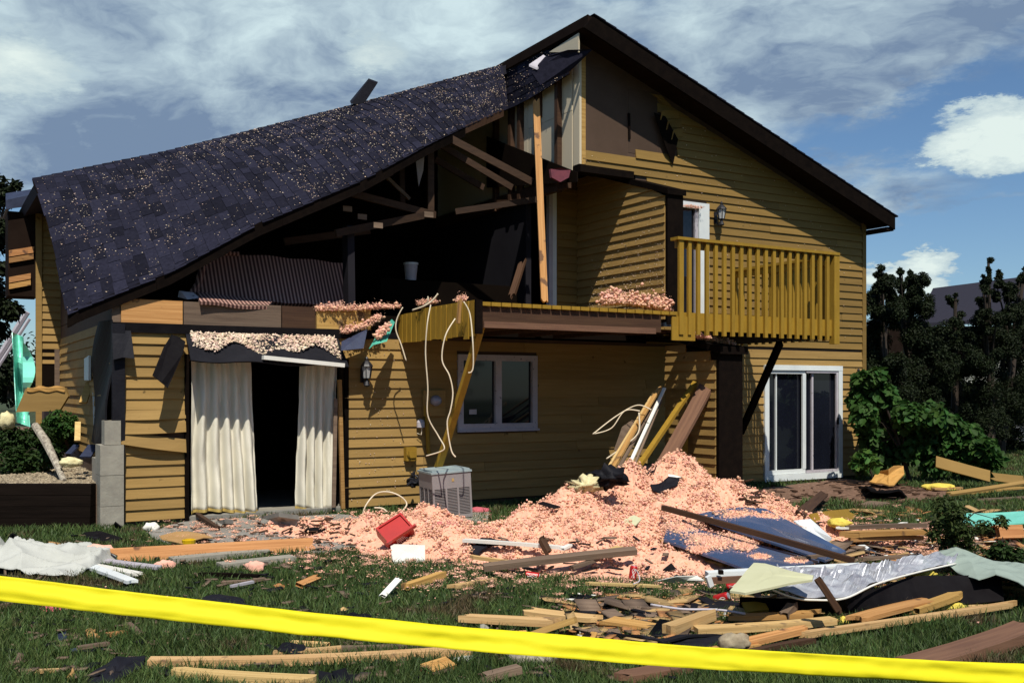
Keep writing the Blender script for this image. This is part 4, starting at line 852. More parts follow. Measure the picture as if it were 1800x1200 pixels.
abox(m_, -.27, .27, -.3, -.272, .40, .6); abox(m_, -.27, .27, -.3, -.272, 0, .05); abox(m_, -.3, -.272, -.27, .27, .40, .6); abox(m_, -.3, -.272, -.27, .27, 0, .05); abox(m_, .272, .3, -.27, .27, .4, .6)
for x in (-.09, .09): abox(m_, x-.013, x+.013, -.302, -.274, .05, .40)
for y in (-.09, .09): abox(m_, -.302, -.274, y-.013, y+.013, .05, .40)
m_.build('casing', 'ac_metal', ac)
m_ = MB()
for i in range(17):
    z = .06+i*.02; abox(m_, -.268, .268, -.295, -.278, z, z+.009); abox(m_, -.295, -.278, -.268, .268, z, z+.009)
m_.build('louvres', 'ac_metal', ac, kind='stuff')
m_ = MB(); abox(m_, -.315, .315, -.315, .315, .6, .625); abox(m_, -.29, .29, -.29, .29, .625, .645); m_.build('top_cover', 'ac_top', ac)
m_ = MB(); abox(m_, .0, .035, -.306, -.301, .49, .53); m_.build('badge', 'pale_wood', ac)
MB().box(AC.x-.45, AC.x+.5, AC.y-.12, AC.y+.75, .0, .05).build('concrete_pad', 'concrete', kind='structure')

# ================================================================ INSULATION PILE
def pile():
    nx, ny = 560, 520; x = np.linspace(-3.4, 4.6, nx); y = np.linspace(7.4, 14.4, ny); X, Y = np.meshgrid(x, y, indexing='ij')
    h = HP(X, Y); edge = np.clip(h*9, 0, 1)
    nz = (vnoise(X, Y, 1.6, 1)-.5)*.16+(vnoise(X, Y, 4, 2)-.5)*.12+(vnoise(X, Y, 9, 3)-.5)*.09+abs(vnoise(X, Y, 15, 4)-.5)*.11+abs(vnoise(X, Y, 30, 6)-.5)*.06-.03
    Z = h+nz*edge*np.clip(.45+h, 0, 1)-.012; keep = Z > 0
    idx = np.arange(nx*ny).reshape(nx, ny); q = keep[:-1, :-1] | keep[1:, :-1] | keep[1:, 1:] | keep[:-1, 1:]
    quads = np.stack([idx[:-1, :-1][q], idx[1:, :-1][q], idx[1:, 1:][q], idx[:-1, 1:][q]], 1)
    V = np.stack([X.ravel(), Y.ravel(), np.maximum(Z, -.01).ravel()], 1)
    used = np.unique(quads); rem = np.full(nx*ny, -1); rem[used] = np.arange(len(used))
    np_mesh('insulation_pile', V[used], rem[quads], 'insulation', label='large heap of pink loose insulation spilling over the lawn', kind='stuff')
    return x, y, Z
px_, py_, PZ = pile()
def pz(x, y):
    i = int((x-px_[0])/(px_[-1]-px_[0])*(len(px_)-1)); j = int((y-py_[0])/(py_[-1]-py_[0])*(len(py_)-1))
    return max(float(PZ[i, j]), 0) if 0 <= i < len(px_) and 0 <= j < len(py_) else 0.
def pp():
    while True:
        x = random.uniform(-3.2, 4.4); y = random.uniform(7.6, 14.2); h = HS(x, y)
        if h > .004 and random.random() < .35+.65*min(1, h*5): return (x, y, pz(x, y)+random.uniform(-.01, .02))
CLU = [(pp(), random.uniform(.03, .13)) for _ in range(700)]
def cp():
    if random.random() < .35: return pp()
    (x, y, z), r = random.choice(CLU); dx, dy = random.gauss(0, r*.5), random.gauss(0, r*.5); return (x+dx, y+dy, pz(x+dx, y+dy)+max(0, r*.8*(1-(dx*dx+dy*dy)/(r*r)))*random.random()**.5)
V, T = fluffs(44000, cp, .004, .017, .9); np_mesh('insulation_clumps', V, T, 'fluff', label='clumps of pink insulation covering the heap', kind='stuff')
def rim_p():
    while True:
        x = random.uniform(-4.2, 5.6); y = random.uniform(6.3, 13.5); h = HS(x, y)
        if h > .01: continue
        d = min(math.hypot((x-b[0])/(b[3]+.2), (y-b[1])/(b[4]+.2)) for b in BUMPS)
        if random.random() < math.exp(-((d-1.2)/.55)**2*1.0)*.9+.012: return (x, y, .02+random.random()*.03)
RC = [(rim_p(), random.uniform(.015, .06)) for _ in range(420)]
def rim_c():
    if random.random() < .3: return rim_p()
    (x, y, z), r = random.choice(RC); return (x+random.gauss(0, r*.6), y+random.gauss(0, r*.6), z+random.random()*r*.4)
V, T = fluffs(7000, rim_c, .003, .013, .6); np_mesh('insulation_crumbs', V, T, 'fluff', label='crumbs of pink insulation scattered on the grass round the heap', kind='stuff')
# fibres that roughen the heap's outline
def fibres(n, pf, L0, L1, w, m, name, label):
    P = np.array([pf() for _ in range(n)]); d = rng.normal(0, 1, (n, 3)); d[:, 2] = abs(d[:, 2])*.8; d /= np.linalg.norm(d, axis=1)[:, None]; L_ = rng.uniform(L0, L1, n)[:, None]
    s = np.cross(d, rng.normal(0, 1, (n, 3))); s /= np.linalg.norm(s, axis=1)[:, None]
    V = np.stack([P-s*w, P+s*w, P+d*L_], 1).reshape(-1, 3); T = np.arange(n*3).reshape(-1, 3); np_mesh(name, V, T, m, label=label, kind='stuff')
fibres(45000, cp, .006, .022, .002, 'fluff', 'insulation_fibres', 'stray fibres bristling from the pink heap')
fibres(30000, rim_c, .008, .03, .002, 'fluff', 'insulation_fibres', 'pink fibres on the grass round the heap')
# flecks on walls and roof
def wallfleck():
    while True:
        r = random.random()
        if r < .62:
            s = random.uniform(8.7, 14.9); z = random.uniform(2.5, 6.3)
            if (s < 9.75 and z < 5.1) or (s < 10.6 and z > 5.2) or (s < 11.1 and z < 4.8) or z > zroof(s)-.3 or random.random() < (s-8.7)/9: continue
            return (s, N0-.03, z)
        s = random.uniform(3.7, 5.7); z = random.uniform(.1, 2.3)
        if random.random() < z/3 or (s < curt_h[1]+.1) or (s > win_h[0]-.1): continue
        return (s, N0-.03, z)
V, T = fluffs(750, wallfleck, .0015, .007, 1); np_mesh('wall_flecks', V, T, 'fleck', kind='stuff', house=True, label='insulation flecks stuck to the ochre siding')
V, T = fluffs(1300, lambda: (FS-.03, random.uniform(11.65, 13.6), 2.7+abs(random.gauss(0, .75))), .0015, .006, 1)
V = V[:]; np_mesh('fin_wall_flecks', V, T, 'fleck', kind='stuff', house=True, label='insulation flecks stuck to the upper fin wall')
def rf():
    if random.random() < .06: return tuple(cpt(random.random(), random.random(), .035))
    while True:
        s = RS0+(RS1-RS0)*random.random(); v = random.random(); 
        if vnoise(np.array(s*1.0), np.array(v*4.), 1.9, 8)*vnoise(np.array(s*1.0), np.array(v*4.), 6., 9)*1.6 < random.random()*.8: continue
        return tuple(roofpt(s, v)+Vector((0, -.004, .02)))
V, T = fluffs(5600, rf, .002, .0105, .6); np_mesh('roof_flecks', V, T, 'fleck', kind='stuff', house=True, label='pale crumbs scattered over the sagging dark roof')

# ================================================================ DEBRIS
CULL = []
def plank(x1, y1, x2, y2, w, h, m, label, d1=.0, d2=.0, roll=0., splinter=None, name='board', cat='board', bend=None, group=None):
    a = G(x1, y1, d1)+Vector((0, 0, h/2)); b = G(x2, y2, d2)+Vector((0, 0, h/2)); d = b-a
    X = d.normalized(); Yv = Vector((0, 0, 1)).cross(X).normalized(); Z = X.cross(Yv); R = Matrix((X, Yv, Z)).transposed().to_4x4()@Matrix.Rotation(roll, 4, 'X')
    k_ = Vector((-X.y, X.x, 0))*(w/2+.008)
    if max(a.z, b.z) < .3: CULL.append([tuple((p_)[:2]) for p_ in (a+k_, b+k_, b-k_, a-k_)])
    vs, fs = plankmesh(d.length, w, h, splinter, bend); me = bpy.data.meshes.new(name); me.from_pydata(vs, [], fs); me.materials.append(MATS[m]); me.update()
    o = bpy.data.objects.new(name, me); COL.objects.link(o); o.matrix_world = Matrix.Translation((a+b)/2)@R; FR[o.name] = (a+b)/2
    return tagit(o, label, cat, group)
def sheet(pts, m, label, name='board_sheet', cat='sheet', th=.012, smooth=False, curl=.0, n=10):
    P = [G(p[0], p[1], p[2] if len(p) > 2 else .015) for p in pts]; c = sum(P, Vector())/len(P); mb = MB(); K = len(P); CULL.append([(q.x, q.y) for q in P])
    rings = []; 
    for r in (1., .66, .33):
        ring = []
        for i in range(K):
            for k in range(3):
                q = P[i].lerp(P[(i+1) % K], k/3); q = c.lerp(q, r); q = q+Vector((0, 0, curl*(math.sin(q.x*7+q.y*3)+random.uniform(-.4, .4)))); ring.append(q)
        rings.append(ring)
    M_ = 3*K; vs = [q for R_ in rings for q in R_]+[c]; fs = []
    for r in range(2):
        for i in range(M_): fs.append((r*M_+i, r*M_+(i+1) % M_, (r+1)*M_+(i+1) % M_, (r+1)*M_+i))
    for i in range(M_): fs.append((2*M_+i, 2*M_+(i+1) % M_, 3*M_))
    T_ = len(vs); vs += [v-Vector((0, 0, th)) for v in vs]; fs += [tuple(k+T_ for k in f[::-1]) for f in fs[:]]+[((i+1) % M_, i, T_+i, T_+(i+1) % M_) for i in range(M_)]
    return mb.add(vs, fs).build(name, m, label=label, cat=cat, smooth=smooth)
PL = [ # x1 y1 x2 y2 width thick material label (d1 d2 roll)
 (190, 981, 560, 960, .14, .04, 'fresh_wood', 'long brown plank on edge from the white cloth to the patio', .04, .05, 1.2),
 (262, 1170, 830, 1148, .09, .045, 'pale_wood', 'longest pale stud lying in the foreground left of centre', .03, .04, 0),
 (296, 1186, 560, 1203, .10, .04, 'pale_wood', 'splintered pale stud at the bottom edge under the longest stud', .02, .02, 0),
 (795, 1090, 990, 1100, .09, .045, 'pale_wood', 'pale stud with weathered left end above the tape middle', .06, .06, 0),
 (920, 1076, 1060, 1092, .14, .03, 'pale_wood', 'wide pale board behind the weathered stud', .05, .05, 0),
 (1012, 1094, 910, 1130, .09, .04, 'fresh_wood', 'orange stud crossing the tape left of centre', .09, .03, .4),
 (1055, 1092, 1165, 1110, .16, .03, 'fresh_wood', 'broad splintered board beside the crossed studs', .03, .03, 0),
 (1165, 1118, 1258, 1085, .09, .06, 'pale_wood', 'short thick pale stud end propped on the black sheet', .05, .09, 0),
 (1222, 1112, 1465, 1095, .10, .04, 'pale_wood', 'pale wedge-cut stud left of the dark upright strip', .05, .06, 0),
 (1262, 1088, 1450, 1080, .10, .03, 'fresh_wood', 'brown plank behind the wedge-cut stud', .08, .08, 0),
 (1290, 1140, 1425, 1108, .08, .04, 'fresh_wood', 'orange stud lying toward the tape right of the dried root ball', .03, .05, 0),
 (1240, 1150, 1330, 1138, .09, .03, 'fresh_wood', 'orange plank piece just above the tape centre right', .02, .02, 0),
 (1300, 1155, 1440, 1127, .05, .03, 'brown_wood', 'thin brown lath in the grass near the orange stud', .02, .02, 0),
 (1400, 1122, 1800, 1063, .05, .04, 'pale_wood', 'long thin pale lath lying in the grass at right', .03, .04, 0),
 (1500, 1093, 1640, 1058, .13, .03, 'fresh_wood', 'flat orange board under the metal sheeting', .06, .07, 0),
 (1590, 1082, 1690, 1047, .10, .04, 'fresh_wood', 'orange broken stud pointing right below the short beam', .04, .09, 0),
 (1610, 1036, 1735, 1036, .09, .09, 'fresh_wood', 'short square beam end under the grey tarp', .05, .05, 0),
 (1590, 1186, 1815, 1112, .20, .07, 'brown_stain', 'wide brown plank at the bottom right corner', .02, .05, 0),
 (1080, 1198, 1220, 1172, .14, .04, 'brown_stain', 'wide dull brown plank under the tape at bottom centre', .02, .03, 0),
 (840, 1200, 925, 1178, .07, .04, 'grey_wood', 'grey stick at the bottom edge left of the stump', .02, .05, 0),
 (742, 1184, 800, 1166, .10, .03, 'fresh_wood', 'pointed orange board scrap under the longest stud end', .02, .03, .3),
 (520, 1034, 562, 1016, .07, .03, 'fresh_wood', 'small pointed wedge of wood alone on the grass', .02, .03, .3),
 (706, 1038, 780, 1013, .07, .05, 'fresh_wood', 'brown stick at the lower left edge of the heap', .02, .05, 0),
 (790, 1035, 878, 1020, .07, .03, 'pale_wood', 'pale lath at the lower edge of the heap left part', .02, .02, 0),
 (1015, 1026, 1165, 1032, .05, .02, 'pale_wood', 'pale thin lath on the heap edge under the soda can', .05, .05, 0),
 (850, 1002, 1118, 972, .09, .05, 'grey_wood', 'long grey board lying across the front of the heap', .06, .09, .2),
 (966, 978, 950, 948, .07, .04, 'brown_wood', 'short brown stub standing up from the heap', .02, .16, 0),
 (824, 980, 920, 992, .05, .03, 'pale_wood', 'pale lath under the long grey board left end', .05, .05, 0),
 (815, 952, 1000, 966, .06, .03, 'white_plastic', 'long white lath on the heap left of the brown stub', .06, .06, 0),
 (985, 968, 1005, 958, .05, .02, 'white_plastic', 'small white lath chip crossing the long white lath', .09, .09, 0),
 (1062, 975, 1092, 963, .07, .03, 'pale_wood', 'pale lath end poking from the heap centre', .08, .1, 0),
 (1005, 1000, 1050, 985, .05, .03, 'grey_wood', 'short dull lath below the grey board on the heap', .05, .05, 0),
 (1165, 896, 1500, 990, .05, .05, 'brown_wood', 'long brown batten lying across the blue panels', .14, .14, 0),
 (1480, 944, 1640, 939, .12, .05, 'fresh_wood', 'upper orange beam lying behind the uprooted bush', .12, .14, 0),
 (1490, 952, 1625, 948, .06, .04, 'fresh_wood', 'lower orange beam lying in front of the upper one', .08, .09, 0),
 (1480, 931, 1630, 926, .07, .04, 'grey_wood', 'weathered plank at the back of the beam stack', .16, .16, 0),
 (1745, 941, 1805, 940, .14, .07, 'fresh_wood', 'orange beam under the teal panel at the right edge', .08, .08, 1.2),
 (1455, 930, 1600, 920, .03, .02, 'white_plastic', 'thin white strip lying above the beam stack', .2, .2, 0),
 (1405, 908, 1450, 868, .12, .03, 'brown_wood', 'dark broken plank standing out of the grass near the sliding door', .0, .1, .5),
 (1425, 916, 1500, 905, .14, .02, 'ochre_bright', 'piece of yellow siding lying right of the dark broken plank', .05, .05, 1.0),
 (1430, 1012, 1480, 1088, .05, .04, 'brown_wood', 'dark thin strip leaning down over the metal sheeting', .42, .14, 0),
 (1510, 985, 1620, 978, .06, .03, 'grey_wood', 'weathered lath under the crumpled metal', .05, .05, 0),
 (1640, 862, 1690, 860, .08, .04, 'cardboard', 'small tan block beside the yellow insulation scrap', .02, .02, 0),
 (1700, 868, 1800, 858, .10, .03, 'fresh_wood', 'orange board in the far stack at the right edge', .02, .05, 0),
 (1720, 880, 1805, 875, .08, .03, 'grey_wood', 'grey board in the far stack at the right edge', .02, .02, 0),
 (440, 1023, 470, 1018, .04, .02, 'grey_wood', 'small weathered chip above the tape in the left grass', .02, .02, 0),
 (380, 1026, 452, 1022, .05, .02, 'grey_wood', 'dull lath beside the dark shingle pieces left of centre', .02, .02, 0),
 (350, 1012, 455, 1016, .05, .03, 'char', 'charred lath in the grass below the patio', .03, .03, 0),
 (406, 1032, 445, 1024, .03, .02, 'dull_white', 'thin grey metal strip in the left grass', .03, .03, 0),
 (500, 1130, 590, 1136, .05, .02, 'pale_wood', 'thin pale lath just behind the longest stud', .02, .02, 0),
 (480, 1150, 600, 1142, .08, .02, 'pale_wood', 'short pale board touching the longest stud from behind', .02, .03, 0),
 (600, 1144, 800, 1137, .05, .03, 'grey_wood', 'weathered lath running behind the longest stud', .02, .02, 0),
 (38, 1184, 115, 1180, .03, .02, 'pale_wood', 'thin pale stick alone in the dark grass at bottom left', .02, .02, 0),
 (185, 1118, 222, 1113, .06, .02, 'fresh_wood', 'small orange chip in the grass under the tape left', .02, .02, 0),
 (125, 1143, 200, 1132, .04, .02, 'grey_wood', 'thin grey chip among shingle scraps at bottom left', .03, .03, 0),
 (0, 1066, 24, 1062, .03, .02, 'grey_wood', 'grey twig at the left edge under the tape', .02, .02, 0),
 (1330, 1060, 1365, 1046, .05, .02, 'pale_wood', 'small lath below the sage panel', .1, .1, 0),
 (1278, 1046, 1335, 1055, .05, .02, 'pale_wood', 'pale lath right of the fallen red can', .03, .03, 0),
 (1300, 1072, 1355, 1066, .10, .02, 'ochre_bright', 'small yellow board end behind the brown plank', .06, .08, .5),
 (1375, 1092, 1395, 1068, .06, .05, 'grey_wood', 'pale weathered stud stub near the black membrane', .06, .12, 0),
 (345, 905, 385, 932, .05, .04, 'brown_wood', 'brown curved stick beside the cardboard on the patio', .08, .03, 0),
 (1400, 985, 1450, 978, .05, .03, 'grey_wood', 'weathered lath end behind the white window frame', .1, .1, 0),
 (600, 1004, 640, 1000, .0, .0, '', '', 0, 0, 0),
]
for p in PL:
    if p[6]: plank(p[0], p[1], p[2], p[3], p[4], p[5], p[6], p[7], p[8], p[9], p[10])
SH = [
 ([(1178, 915, .06), (1440, 985, .10), (1320, 1003, .12), (1166, 948, .07)], 'blue_panel', 'near blue glossy panel half buried in the front of the heap', .02),
 ([(1300, 890, .05), (1345, 893, .05), (1487, 968, .10), (1450, 985, .10), (1215, 905, .05)], 'blue_panel', 'far blue glossy panel lying behind the long batten', .02),
 ([(1283, 1036, .32), (1325, 988, .35), (1345, 989, .35), (1390, 1003, .36), (1430, 1010, .36), (1428, 1018, .34), (1310, 1040, .32)], 'sage', 'pale green gypsum board on top of the white window frame', .015),
 ([(686, 956, .04), (747, 957, .14), (747, 983, .04), (690, 988, .02)], 'white_plastic', 'white square basin lying upside down on the heap', .02),
 ([(270, 940, .03), (330, 935, .04), (375, 943, .06), (320, 957, .06)], 'cardboard', 'flat brown cardboard sheet on the patio left part', .008),
 ([(1145, 1022, .02), (1190, 1012, .09), (1225, 1010, .10), (1238, 1018, .07), (1235, 1024, .03)], 'white_plastic', 'curved white plastic sheet at the front right of the heap', .008),
 ([(1395, 915, .06), (1425, 912, .12), (1462, 945, .1), (1455, 952, .05), (1420, 935, .05)], 'white_paint', 'white plaster sheet lying right of the far blue panel', .02),
 ([(1500, 958, .03), (1520, 956, .06), (1545, 972, .04), (1532, 978, .02)], 'white_paint', 'small white pointed board right of the blue panels', .015),
 ([(1165, 846, .03), (1175, 838, .06), (1198, 842, .06), (1190, 854, .03), (1160, 862, .03), (1148, 858, .03), (1143, 848, .03)], 'black_sheet', 'black tray shape lying on the upper part of the heap', .02),
 ([(1175, 833, .06), (1197, 838, .06), (1196, 842, .04), (1175, 838, .04)], 'white_plastic', 'narrow white strip behind the black tray on the heap', .01),
 ([(1098, 912, .04), (1115, 905, .07), (1128, 912, .05), (1118, 922, .03), (1093, 922, .03)], 'sage', 'small pale board scrap in the middle of the heap', .01),
 ([(826, 970, .02), (845, 949, .04), (895, 950, .06), (888, 960, .04), (860, 958, .04), (840, 975, .02)], 'black_sheet', 'folded black sheet on the left part of the heap', .01),
 ([(1120, 815, .05), (1140, 810, .09), (1155, 818, .08), (1150, 826, .05), (1130, 830, .03)], 'black_sheet', 'small black plastic scrap near the foot of the leaning laths', .02),
 ([(1170, 785, .08), (1188, 783, .1), (1190, 793, .05), (1172, 796, .05)], 'black_sheet', 'dark scrap at the very top of the heap', .01),
 ([(1115, 1090, .02), (1190, 1083, .03), (1330, 1070, .03), (1340, 1062, .03), (1240, 1060, .03), (1140, 1055, .03)], 'black_sheet', 'long black membrane strip behind the pale studs', .015),
 ([(1040, 1120, .03), (1075, 1105, .08), (1125, 1112, .10), (1165, 1125, .08), (1300, 1110, .05), (1310, 1125, .03), (1200, 1150, .02), (1060, 1145, .02)], 'black_sheet', 'large rumpled black membrane right above the tape', .015),
 ([(345, 1052, .02), (385, 1046, .03), (430, 1058, .03), (435, 1068, .02), (380, 1066, .02)], 'black_sheet', 'flat dark shingle sheet in the grass left of centre', .01),
 ([(575, 1088, .02), (620, 1080, .03), (655, 1084, .03), (640, 1094, .02), (590, 1096, .02)], 'black_sheet', 'dark shingle sheet touching the tape left of centre', .01),
 ([(487, 1147, .03), (500, 1130, .05), (535, 1134, .05), (545, 1146, .03), (510, 1152, .03)], 'black_sheet', 'dark triangular sheet leaning on the longest stud', .01),
 ([(150, 1190, .02), (205, 1160, .05), (255, 1155, .04), (252, 1175, .03), (200, 1205, .02), (155, 1205, .02)], 'black_sheet', 'dark roofing heap at the bottom left before the stud end', .015),
 ([(560, 1180, .02), (640, 1176, .03), (665, 1188, .03), (620, 1205, .02), (560, 1200, .02)], 'black_sheet', 'dark roofing sheet under the longest stud at the bottom', .015),
 ([(215, 1095, .02), (230, 1093, .04), (255, 1112, .03), (240, 1115, .02)], 'grey_wood', 'small grey shingle scrap under the tape left', .008),
 ([(100, 1110, .02), (116, 1106, .04), (118, 1128, .02), (102, 1130, .02)], 'blue_black', 'small blue black scrap in the bottom left grass', .008),
 ([(150, 1106, .03), (170, 1105, .04), (165, 1115, .03), (178, 1120, .02), (155, 1122, .02)], 'cardboard', 'small tan board scrap in the bottom left grass', .008),
 ([(115, 1140, .02), (160, 1134, .03), (195, 1136, .02), (150, 1146, .02)], 'blue_black', 'flat dark scrap under the tan scrap at bottom left', .008),
 ([(116, 1188, .03), (128, 1170, .07), (135, 1185, .03), (120, 1195, .02)], 'cardboard', 'small tan pointed scrap left of the dark roofing heap', .008),
 ([(140, 935, .02), (175, 933, .05), (215, 945, .04), (200, 955, .02), (160, 950, .02)], 'tar_paper', 'dark torn sheet on the grass before the block pier', .012),
 ([(196, 925, .02), (203, 916, .12), (214, 925, .06), (216, 932, .02)], 'tar_paper', 'small dark block scrap at the foot of the ochre panel', .02),
 ([(84, 950, .02), (105, 949, .03), (108, 955, .02), (86, 956, .02)], 'cardboard', 'small tan chip above the white cloth heap', .02),
 ([(10, 948, .02), (22, 936, .12), (36, 945, .06), (34, 955, .02)], 'tar_paper', 'small dark lump above the white cloth heap at the left edge', .02),
 ([(860, 1120, .02), (870, 1110, .05), (925, 1108, .04), (930, 1118, .03), (900, 1124, .02)], 'plywood', 'orange plywood scrap under the weathered stud', .01),
 ([(1015, 1130, .03), (1040, 1108, .07), (1050, 1110, .07), (1044, 1124, .04), (1025, 1132, .02)], 'plywood', 'curled plywood scrap at the left of the black membrane', .01),
 ([(1165, 1000, .02), (1180, 988, .06), (1190, 1000, .02)], 'tar_paper', 'tiny dark scrap on the heap under the near blue panel', .01),
 ([(1160, 948, .02), (1240, 970, .05), (1290, 985, .04), (1270, 992, .02), (1180, 968, .0)], 'plywood', 'torn plywood edge under the near blue panel', .03),
 ([(1500, 888, .02), (1530, 880, .06), (1560, 882, .05), (1575, 887, .02), (1530, 893, .02)], 'grey_wood', 'bent grey sheet on the grass before the bare soil', .012),
 ([(1690, 916, .18), (1695, 902, .2), (1800, 898, .2), (1810, 918, .2), (1712, 922, .18)], 'teal', 'bright teal metal panel at the right edge', .015),
 ([(945, 883, .02), (975, 892, .02), (985, 889, .02), (955, 880, .02)], 'tar_paper', 'thin dark sliver in the left shoulder of the heap', .01),
]
for pts, m, lab, th in SH: sheet(pts, m, lab, th=th, name={'blue_panel': 'blue_sheet', 'black_sheet': 'black_membrane', 'sage': 'gypsum_board', 'teal': 'teal_metal_sheet', 'cardboard': 'cardboard_sheet', 'white_plastic': 'white_sheet', 'plywood': 'plywood_scrap', 'tar_paper': 'roofing_scrap'}.get(m, 'scrap_sheet'), curl=.02 if m in ('black_sheet', 'cardboard', 'cream_fluff') else .004)
FP = [(1200, 925, 30, 12), (1240, 945, 30, 10), (1290, 945, 25, 9), (1310, 958, 16, 7), (1330, 940, 25, 10), (1345, 925, 45, 14), (1390, 940, 25, 9), (1410, 950, 12, 6), (1260, 955, 20, 8), (1335, 978, 12, 4), (1400, 985, 14, 4), (1300, 905, 30, 10), (1345, 908, 20, 6), (1230, 965, 14, 5)]
def fpt():
    x, y, rx_, ry_ = random.choice(FP); return tuple(G(x+random.gauss(0, rx_*.55), y+random.gauss(0, ry_*.5), .10))
tufts(6500, fpt, .004, .016, 14000, 'insulation_tufts', 'fluff', kind='stuff', label='tufts of pink insulation lying on the blue panels')
# lying siding boards at the far right: broken ochre strips
plank(1645, 812, 1740, 838, .22, .02, 'ochre_gable', 'broken ochre siding strip propped before the leafy shrub', .45, .22, .9, name='siding_strip', cat='siding')
plank(1738, 838, 1810, 846, .16, .02, 'ochre_gable', 'lower end of ochre siding reaching the right edge', .22, .15, .9, name='siding_strip', cat='siding')
plank(1665, 870, 1810, 848, .09, .03, 'ochre', 'thin dark ochre strip lying below the siding strip', .1, .22, .3, name='siding_strip', cat='siding')
# cut log and dark sheet near the shrub
sheet([(1508, 853, .02), (1530, 858, .2), (1580, 862, .16), (1595, 870, .05), (1545, 876, .02), (1515, 872, .02)], 'tar_paper', 'dark sagging sheet wrapped below the tan stump', th=.03, curl=.03)
sheet([(1560, 806, .05), (1570, 801, .15), (1580, 815, .05), (1584, 824, .02), (1575, 826, .02)], 'white_paint', 'crumpled white scrap under the leafy shrub', th=.01, curl=.02)
def blobthing(c, r, m, label, name, cat, flat=.7, sub=3, amp=.35, f=3.):
    import bmesh
    bm = bmesh.new(); bmesh.ops.create_icosphere(bm, subdivisions=sub, radius=1)
    for v in bm.verts:
        k = 1+amp*noise.noise(v.co*f*.6+Vector(c))+amp*.5*noise.noise(v.co*f*1.7+Vector(c)*2); v.co = Vector((v.co.x*r[0], v.co.y*r[1], v.co.z*r[2]))*k
    me = bpy.data.meshes.new(name); bm.to_mesh(me); bm.free(); me.shade_smooth(); me.materials.append(MATS[m]); o = bpy.data.objects.new(name, me); COL.objects.link(o); o.location = c; FR[o.name] = Vector(c)
    return tagit(o, label, cat)
sheet([(1528, 846, .1), (1540, 828, .24), (1562, 820, .34), (1588, 822, .3), (1590, 838, .16), (1562, 852, .08)], 'plywood', 'torn tan plywood sheet humped over dark scrap beside the leafy shrub', th=.02, curl=.05, name='plywood_scrap')
def gb(px, py, r, m, label, name='insulation_scrap', cat='insulation', dz=0.): p = G(px, py, dz); blobthing((p.x, p.y, p.z+r[2]*.7), r, m, label, name, cat)
blobthing(tuple(DP(1068, 838, 11.7)), (.19, .15, .11), 'black_sheet', amp=1.1, f=6., label= 'lump of crumpled black plastic film on the left shoulder of the heap', name='plastic_film', cat='plastic')
blobthing(tuple(DP(1030, 851, 11.6)), (.15, .07, .08), 'cream_fluff', amp=1.1, f=6., label='cream torn batt leaning on the lump of black film', name='insulation_scrap', cat='insulation')
gb(1650, 862, (.27, .16, .07), 'yellow_fluff', 'bright yellow insulation scrap in front of the shrub')
gb(1475, 925, (.12, .1, .05), 'yellow_fluff', 'yellow fluff beside the yellow siding piece', dz=.05)
gb(1620, 1022, (.13, .09, .07), 'yellow_fluff', 'yellow wad hanging under the metal sheeting', dz=.12)
gb(1668, 1073, (.13, .06, .04), 'yellow_fluff', 'yellow wad lying on the long thin lath')
gb(1480, 1095, (.12, .05, .03), 'yellow_fluff', 'yellow strands at the foot of the dark thin strip')
gb(1292, 1140, (.09, .07, .06), 'gravel', 'dried root ball on the orange planks above the tape', 'root_ball', 'root ball', dz=.04)
gb(850, 1115, (.04, .04, .04), 'concrete', 'round grey stone just above the tape', 'stone', 'stone')
gb(940, 1165, (.17, .13, .09), 'birch', 'grey weathered lump below the tape at the bottom', 'stump', 'stump')
gb(815, 1163, (.07, .05, .03), 'cloth_white', 'white crumpled paper at the end of the longest stud', 'crumpled_paper', 'paper')
gb(93, 1075, (.09, .04, .03), 'pink', 'pink rag roll in the grass just under the tape', 'rag', 'rag')
gb(842, 905, (.15, .1, .06), 'pink', 'pink rag on the grass right of the air conditioner', 'rag', 'rag')
gb(783, 930, (.12, .07, .05), 'pink', 'dark pink cloth on the heap before the air conditioner', 'rag', 'rag')
gb(604, 1079, (.035, .03, .03), 'pale_wood', 'small pale stone in the grass above the tape', 'stone', 'stone')
gb(448, 1005, (.08, .06, .06), 'fluff', 'lone round tuft of pink insulation on the grass')
gb(490, 1036, (.05, .03, .03), 'fresh_wood', 'small orange wood knot on the grass', 'wood_knot', 'wood scrap')
gb(290, 1000, (.10, .05, .05), 'fluff', 'pink tuft right of the white trim planks')
gb(555, 935, (.12, .06, .03), 'tar_paper', 'dark patch half buried in the heap left end', 'roofing_scrap', 'scrap')
gb(1790, 1012, (.06, .04, .03), 'grey_wood', 'grey clod under the tarp edge', 'clod', 'clod')
gb(265, 933, (.09, .06, .06), 'white_plastic', 'small white cup shape at the edge of the patio', 'cup', 'cup')
